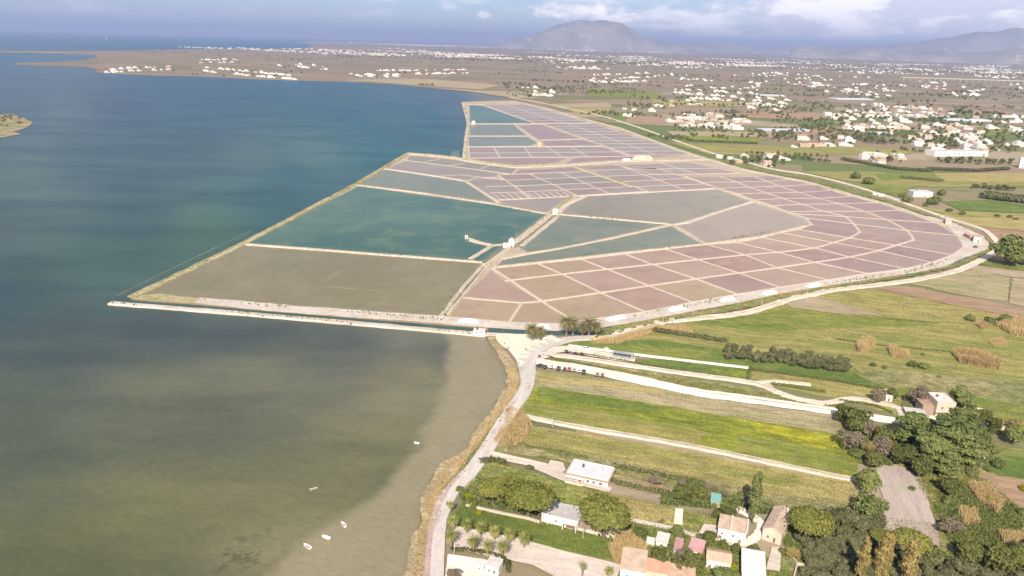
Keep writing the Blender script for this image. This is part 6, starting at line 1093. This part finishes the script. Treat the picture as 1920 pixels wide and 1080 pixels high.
# oddments of the farm and the yards
for i, (x, y, lab) in enumerate([(1440, 722, 'dark pile beside the fork in the dirt track'), (1470, 741, 'pale pile in the loop of the dirt track'), (1715, 787, 'rubble pile in front of the farm shed'), (1850, 795, 'rubble pile near the ruin'), (1845, 855, 'pale rubble pile right of the big pines'), (1140, 656, 'white rubble patch on the green field by the coach')]):
    heap(x, y, 5 + i % 3, 3, .9, i, STONE if i in (0,) else CONC, lab, 'rubble_pile', 'rubble', i, .6, 'rubble piles')
# ------------------------------------------------------------------ the villages and woods of the plain
def far_house(seed):
    r = random.Random(seed); mb = MB(); w, d, h = r.uniform(9, 16), r.uniform(8, 13), r.choice([3.6, 4.2, 6.6, 7.2]); t = r.random()
    mb.box(-w / 2, w / 2, -d / 2, d / 2, -.5, h, 0)
    if t < .62:
        mb.box(-w / 2 + .25, w / 2 - .25, -d / 2 + .25, d / 2 - .25, h + .02, h + .12, 1)
        for a in ((-w / 2, w / 2, -d / 2, -d / 2 + .22), (-w / 2, w / 2, d / 2 - .22, d / 2), (-w / 2, -w / 2 + .22, -d / 2 + .22, d / 2 - .22), (w / 2 - .22, w / 2, -d / 2 + .22, d / 2 - .22)): mb.box(*a, h, h + .7, 0)
        if r.random() < .6: mb.box(-w / 4, w / 6, -d / 5, d / 3, h, h + 2.6, 0)
    else:
        V = [(-w / 2 - .3, -d / 2 - .3, h), (w / 2 + .3, -d / 2 - .3, h), (w / 2 + .3, d / 2 + .3, h), (-w / 2 - .3, d / 2 + .3, h), (-w / 2 - .3, 0, h + d * .2), (w / 2 + .3, 0, h + d * .2)]
        mb.add(V, [(0, 1, 5, 4), (2, 3, 4, 5), (1, 2, 5), (3, 0, 4), (0, 3, 2, 1)], 2)
    if r.random() < .5: mb.box(w / 2, w / 2 + r.uniform(3, 7), -d / 2 + 1, d / 3, -.5, h * .6, 0)
    for fl_ in range(1 if h < 5 else 2):
        k = int(w / 3)
        for i in range(k):
            x = -w / 2 + (i + .5) * w / k; mb.box(x - .6, x + .6, -d / 2 - .06, -d / 2 + .02, 1 + fl_ * 3.1 - (.95 if i == 1 and not fl_ else 0), 2.4 + fl_ * 3.1, 3)
        mb.box(-w / 2 - .06, -w / 2 + .02, -1, .6, 1 + fl_ * 3.1, 2.4 + fl_ * 3.1, 3); mb.box(w / 2 - .02, w / 2 + .06, -d / 2 + .2, -d / 2 + .9, 1 + fl_ * 3.1, 2.4 + fl_ * 3.1, 3)
    return mb
FM = [WHITE, ROOFWHITE, TERRA, GLASS, CREAM]; FHB = [far_house(s) for s in range(14)]
FH = [b.mesh('house', [CREAM if i % 4 == 3 else TAN if i == 5 else WHITE, ROOFWHITE if i % 3 else CONC, TERRA, GLASS]) for i, b in enumerate(FHB)]
def far_tree(seed, key='far_leaf'):
    r = np.random.default_rng(seed); C, D = lobes(r, 7, 2.0, 1.6, 3.4, 1.5, .9); V, F, t = leafquads(r, C, D, 150, .62); n = len(V)
    V = np.concatenate([V, [(-.2, 0, -.3), (.2, 0, -.3), (.15, 0, 3), (-.15, 0, 3), (0, -.2, -.3), (0, .2, -.3), (0, .15, 3), (0, -.15, 3)]]); F = np.concatenate([F, [[n, n + 1, n + 2, n + 3], [n + 4, n + 5, n + 6, n + 7]]])
    return V, F, np.concatenate([t, [0, 0]])
FT = [far_tree(s) for s in range(5)]; FTM = [arrmesh('tree', *x[:2], [MT['far_leaf'], BARK], mi=[0] * 150 + [1, 1], tint=x[2]) for x in FT]
r = random.Random(21)
clusters = [  # centre px, half extents, houses, trees, where
 (1163, 147, 66, 11, 46, 14, 'the village beyond the northern saltworks'), (1325, 176, 62, 15, 44, 24, 'the village above the eastern fields'), (1435, 192, 55, 17, 30, 22, 'the string of mid-plain houses'), (1330, 229, 82, 14, 44, 20, 'the hamlet by the northern saltworks'), (1623, 229, 88, 20, 62, 34, 'the dense mid-plain village'), (1690, 210, 100, 12, 40, 34, 'the row behind the dense village'),
 (1775, 258, 75, 26, 52, 46, 'the village above the long shed'), (1870, 262, 50, 24, 20, 30, 'the houses at the right edge'), (1530, 268, 70, 10, 14, 12, 'the farms below the dense village'), (1655, 299, 50, 10, 13, 16, 'the farm behind the eastern dike'), (1870, 225, 55, 9, 20, 14, 'the far row at the right edge'), (1420, 303, 60, 10, 5, 26, 'the nursery by the eastern road'), (1200, 214, 40, 10, 5, 8, 'the fields beside the northern saltworks'), (1250, 195, 70, 8, 9, 16, 'the scatter above the northern saltworks'),
 (1000, 172, 55, 10, 16, 30, 'the hamlet at the bay head'), (780, 136, 110, 7, 46, 16, 'the village along the far bay shore'), (700, 143, 50, 3, 12, 8, 'the houses on the bay shore'), (260, 131, 70, 5, 30, 10, 'the hamlet on the spit tip'), (470, 139, 100, 7, 52, 22, 'the village along the spit'), (410, 115, 40, 5, 20, 4, 'the cluster mid-way along the spit'), (560, 124, 60, 5, 14, 14, 'the houses at the spit root'), (1580, 155, 120, 14, 22, 50, 'the far fields below the viaduct'), (1850, 170, 80, 12, 16, 26, 'the fields beneath the viaduct')]
HS, TS = [], []
for ci, (cx, cy, rx, ry, nh, nt_, where) in enumerate(clusters):
    ns = max(2, int(ry / 3.2)); sl_ = r.uniform(-.06, .1); hx = [(r.uniform(-1, 1), r.randrange(ns)) for _ in range(nh)]
    for k in range(nh + nt_):
        a, q = r.uniform(0, 6.283), r.random() ** .6
        if k < nh:                            # houses stand along a few streets
            u, j = hx[k]; v = (j + .5) / ns * 2 - 1; wd_ = math.sqrt(max(.15, 1 - v * v)); x, y = cx + rx * u * wd_, cy + ry * v + sl_ * rx * u * wd_ + r.gauss(0, .35)
        else: x, y = cx + rx * 1.1 * q * math.cos(a), cy + ry * 1.15 * q * math.sin(a)
        p = P(x, y)
        if k < nh: HS.append((mpp(p), p, r.gauss(0, .08) + (.2 if ci % 2 else -.1), r.randrange(14), r.uniform(.75, 1.35), where))
        else: TS.append((mpp(p), p, r.uniform(0, 6.28), r.randrange(5), r.uniform(.8, 1.7), where))
def row_trees(a, b, n, where, s=(.7, 1.2), jit=1.2):
    for i in range(n):
        t = (i + r.uniform(-.3, .3)) / n; p = P(a[0] + (b[0] - a[0]) * t + r.uniform(-jit, jit), a[1] + (b[1] - a[1]) * t + r.uniform(-jit, jit) * .5); TS.append((mpp(p), p, r.uniform(0, 6.28), r.randrange(5), r.uniform(*s), where))
row_trees((1440, 292), (1560, 306), 22, 'the nursery rows beside the eastern dirt road'); row_trees((1400, 288), (1560, 296), 16, 'the upper nursery rows'); row_trees((1690, 282), (1745, 287), 8, 'the track left of the long white shed'); row_trees((1600, 262), (1680, 272), 20, 'the dark wood below the dense village', (1.2, 2), 5); row_trees((1760, 304), (1900, 308), 26, 'the belt before the long white shed', (.9, 1.6), 4); row_trees((1820, 352), (1900, 358), 16, 'the olive rows below the right-hand fields', (.8, 1.3), 4)
row_trees((1600, 245), (1720, 250), 16, 'the dense village'); row_trees((985, 162), (1060, 170), 16, 'the wood at the head of the bay', (1.2, 2.2), 3); row_trees((1000, 152), (1100, 156), 12, 'the wood at the head of the bay', (1.2, 2.2), 2); row_trees((787, 160), (815, 161), 8, 'the dark clump on the bay shore', (1.2, 1.8), 1.5); row_trees((1305, 240), (1360, 245), 9, 'the hamlet by the northern saltworks'); row_trees((1700, 228), (1790, 224), 14, 'the dark wood at the right', (1.4, 2.2), 4); row_trees((1800, 212), (1880, 216), 14, 'the dark wood at the right', (1.4, 2.4), 4)
for x, y, n_ in ((25, 225, 26), (0, 232, 10)):
    for i in range(n_): p = P(x + r.uniform(-40, 18), y + r.uniform(-7, 8)); TS.append((mpp(p), p, r.uniform(0, 6), r.randrange(5), r.uniform(.5, .9), 'the small scrubby island'))
HS.sort(key=lambda h: h[0]); TS.sort(key=lambda h: h[0])
ROOFW = ['flat-roofed', 'tiled-roof']
def mass(name, items, arrs, mats, label, z=.5):
    V_, F_, M_, T_ = [], [], [], []; off = 0
    for _, p, a, k, s, _w in items:
        V, F, M, T = arrs[k]; c_, s_ = math.cos(a) * s, math.sin(a) * s; Q = np.stack([V[:, 0] * c_ - V[:, 1] * s_ + p.x, V[:, 0] * s_ + V[:, 1] * c_ + p.y, V[:, 2] * s + z], -1)
        V_.append(Q); F_.append(F + off); M_.append(M); T_.append(T); off += len(V)
    o = link(name, arrmesh(name, np.concatenate(V_), np.concatenate(F_), mats, np.concatenate(M_), np.concatenate(T_))); return tag(o, label, None, None, 'stuff')
for i, (_, p, a, k, s, where) in enumerate(HS[:300]):
    o = link('village_house', FH[k], None, (p.x, p.y, .5)); o.rotation_euler.z = a; o.scale = (s, s, s * .9)
    f = FHB[k]; tiled = 2 in f.m; wide = max(v[0] for v in f.v) - min(v[0] for v in f.v) > 15; tall = max(v[2] for v in f.v) > 6.5
    tag(o, '%s %s %s %s house in %s' % ('tall' if tall else 'low', 'wide' if wide else 'compact', 'cream' if k % 4 == 3 else 'tan' if k == 5 else 'white', 'tile-roofed' if tiled else 'flat-roofed', where), 'house', 'houses of ' + where)
for i, (_, p, a, k, s, where) in enumerate(TS[:300]):
    o = link('distant_tree', FTM[k], None, (p.x, p.y, .5)); o.rotation_euler.z = a; o.scale = (s, s, s * r.uniform(.8, 1.1)); tag(o, '%s green tree near %s' % ('large' if s > 1.3 else 'small' if s < .9 else 'middling', where), 'tree', 'trees near ' + where)
def quads(b): # box houses as pure quads for the massed meshes
    V = np.array(b.v, float); F, M = [], []
    for f, m_ in zip(b.f, b.m): F.append(list(f) + [f[-1]] * (4 - len(f)) if len(f) == 3 else list(f)); M.append(m_)
    keep = [i for i, f in enumerate(F) if len(set(f)) == 4]; tri = [i for i, f in enumerate(F) if len(set(f)) == 3]
    return V, np.array([F[i] for i in keep]), np.array([M[i] for i in keep]), np.zeros(len(keep))
HA = [quads(b) for b in FHB]; HA = [h for h in HA]; TA = [(v, f, np.array([0] * 150 + [1, 1]), t) for v, f, t in FT]
def thin_tree(seed):
    rr = np.random.default_rng(seed); C, D = lobes(rr, 4, 1.8, 1.2, 2.6, 1.6, .9); V, F, t = leafquads(rr, C, D, 26, 1.3); return V, F, np.zeros(26, int), t
TT = [thin_tree(s) for s in range(5)]
FARH, FART = HS[300:], TS[300:]
def scatter(n, x0, x1, y0, y1, lst, kinds, s, bias=1.0, cond=None):
    for i in range(n):
        x, y = r.uniform(x0, x1), y0 + (y1 - y0) * r.random() ** bias; lvl = .0279 * (x - 960)
        p = P(x, y + lvl, ZL, 30000); lst.append((0, p, r.uniform(-.5, .5), r.randrange(kinds), r.uniform(*s), ''))
def clumps(n, m_, x0, x1, y0, y1, lst, kinds, s, sx, sy):
    for i in range(n):
        cx, cy = r.uniform(x0, x1), r.uniform(y0, y1)
        for k in range(m_): x, y = cx + r.gauss(0, sx), cy + r.gauss(0, sy); p = P(x, max(y, 86.5) + .0279 * (x - 960), ZL, 30000); lst.append((0, p, r.uniform(-.5, .5), r.randrange(kinds), r.uniform(*s), ''))
clumps(70, 26, 640, 1900, 97, 112, FARH, 14, (.9, 1.5), 18, .5); clumps(34, 22, 600, 1250, 87.5, 92, FARH, 14, (1.2, 2.4), 26, .5); clumps(26, 16, 1000, 1920, 105, 125, FARH, 14, (.9, 1.4), 26, 1.2); clumps(16, 14, 560, 900, 100, 112, FARH, 14, (.9, 1.5), 22, 1); clumps(16, 8, 1050, 1900, 125, 165, FARH, 14, (.8, 1.2), 20, 2); clumps(12, 12, 350, 640, 103, 108, FARH, 14, (.9, 1.5), 18, .6)
mass('distant_town', FARH, HA, [WHITE, ROOFWHITE, TERRA, GLASS], 'pale scatter of far towns across the plain below the hills')
clumps(120, 22, 640, 1950, 90, 118, FART, 5, (1.2, 2.6), 30, .7); clumps(80, 14, 950, 1950, 108, 170, FART, 5, (.8, 1.7), 26, 1.2); clumps(56, 12, 1100, 1950, 150, 215, FART, 5, (.7, 1.5), 16, 1.6); clumps(40, 10, 1250, 1950, 190, 260, FART, 5, (.6, 1.2), 12, 1.6); clumps(30, 10, 250, 900, 110, 126, FART, 5, (.9, 1.6), 18, .6); clumps(30, 10, 1250, 1900, 225, 250, FART, 5, (.7, 1.3), 16, 2)
mass('distant_woods', FART, TT, [MT['far_leaf']], 'dark flecks of far trees across the plain')
# glasshouses and sheets of plastic among the villages
POLY = plain('polythene', (.40, .42, .46), .35, .08, .3, .5)
for i, (x0, y0, x1, y1, dd, lab) in enumerate([(1430, 246, 1520, 247, 30, 'long grey plastic greenhouse beside the brown field'), (1640, 252, 1680, 253, 30, 'bluish plastic greenhouse below the dense village'), (1690, 218, 1780, 220, 40, 'long grey plastic greenhouse behind the dense village'), (1770, 226, 1860, 228, 40, 'grey plastic greenhouse at the right of the plain'), (1420, 180, 1470, 181, 60, 'plastic greenhouse among the string of houses'), (1570, 187, 1640, 188, 60, 'far plastic greenhouse right of the string of houses'), (1760, 288, 1800, 288, 16, 'dark-roofed lean-to left of the long white shed')]):
    a, b = P(x0, y0), P(x1, y1); L = (b - a).length; e = empty('greenhouse', (a.x, a.y, .5), math.atan2(b.y - a.y, b.x - a.x)); nb = max(2, int(dd / 9))
    for k in range(nb): y = k * dd / nb; w_ = dd / nb; MB().prism([(y, 0), (y + w_ - .2, 0), (y + w_ - .2, 2.4), (y + w_ / 2, 3.8), (y, 2.4)], 0, L).build('span', POLY, e).matrix_local = Matrix(((0, 1, 0, 0), (1, 0, 0, 0), (0, 0, 1, 0), (0, 0, 0, 1)))
    tag(e, lab, 'greenhouse', 'greenhouses on the plain')
# viaduct
pa, pb = P(1690, 150.5), P(1990, 160); L = (pb - pa).length; e = empty('viaduct', (pa.x, pa.y, .5), math.atan2(pb.y - pa.y, pb.x - pa.x))
MB().box(0, L, -6, 6, 17, 19.5).build('deck', CONC, e); MB().box(0, L, -6.2, -5.8, 19.5, 20.8).build('parapet', CONC, e); MB().box(0, L, 5.8, 6.2, 19.5, 20.8).build('parapet', CONC, e)
for k in range(int(L / 38)): MB().box(k * 38 + 12, k * 38 + 15, -4, 4, -1, 17).build('pier', CONC, e)
tag(e, 'long pale motorway viaduct on thin piers across the far plain', 'viaduct')
# ------------------------------------------------------------------ air
mt, nt = newmat('haze_air')
v = node(nt, 'ShaderNodeVolumePrincipled', {'Color': (.48, .58, .90, 1), 'Density': 4.4e-5, 'Anisotropy': .15})
v.inputs['Density Attribute'].default_value = ''; mt.cycles.homogeneous_volume = True
nt.links.new(v.outputs[0], node(nt, 'ShaderNodeOutputMaterial').inputs['Volume'])
o = MB().box(-75000, 75000, -75000, 75000, -45, 900).build('haze', mt); tag(o, kind='stuff')

# ------------------------------------------------------------------ things that look alike are told apart by their place
def nth(k): return '%d%s' % (k, 'th' if 10 <= k % 100 <= 20 else {1: 'st', 2: 'nd', 3: 'rd'}.get(k % 10, 'th'))
same = {}
for o in COL.objects:
    if o.parent is None and o.get('label') and o.get('category'): same.setdefault(o['label'], []).append(o)
for lab, os_ in same.items():
    if len(os_) > 1:
        os_.sort(key=lambda o: float(project(np.array(o.location.x), np.array(o.location.y), np.array(1.0))[0]))
        for k, o in enumerate(os_): o['label'] = '%s, %s from left' % (lab, nth(k + 1))
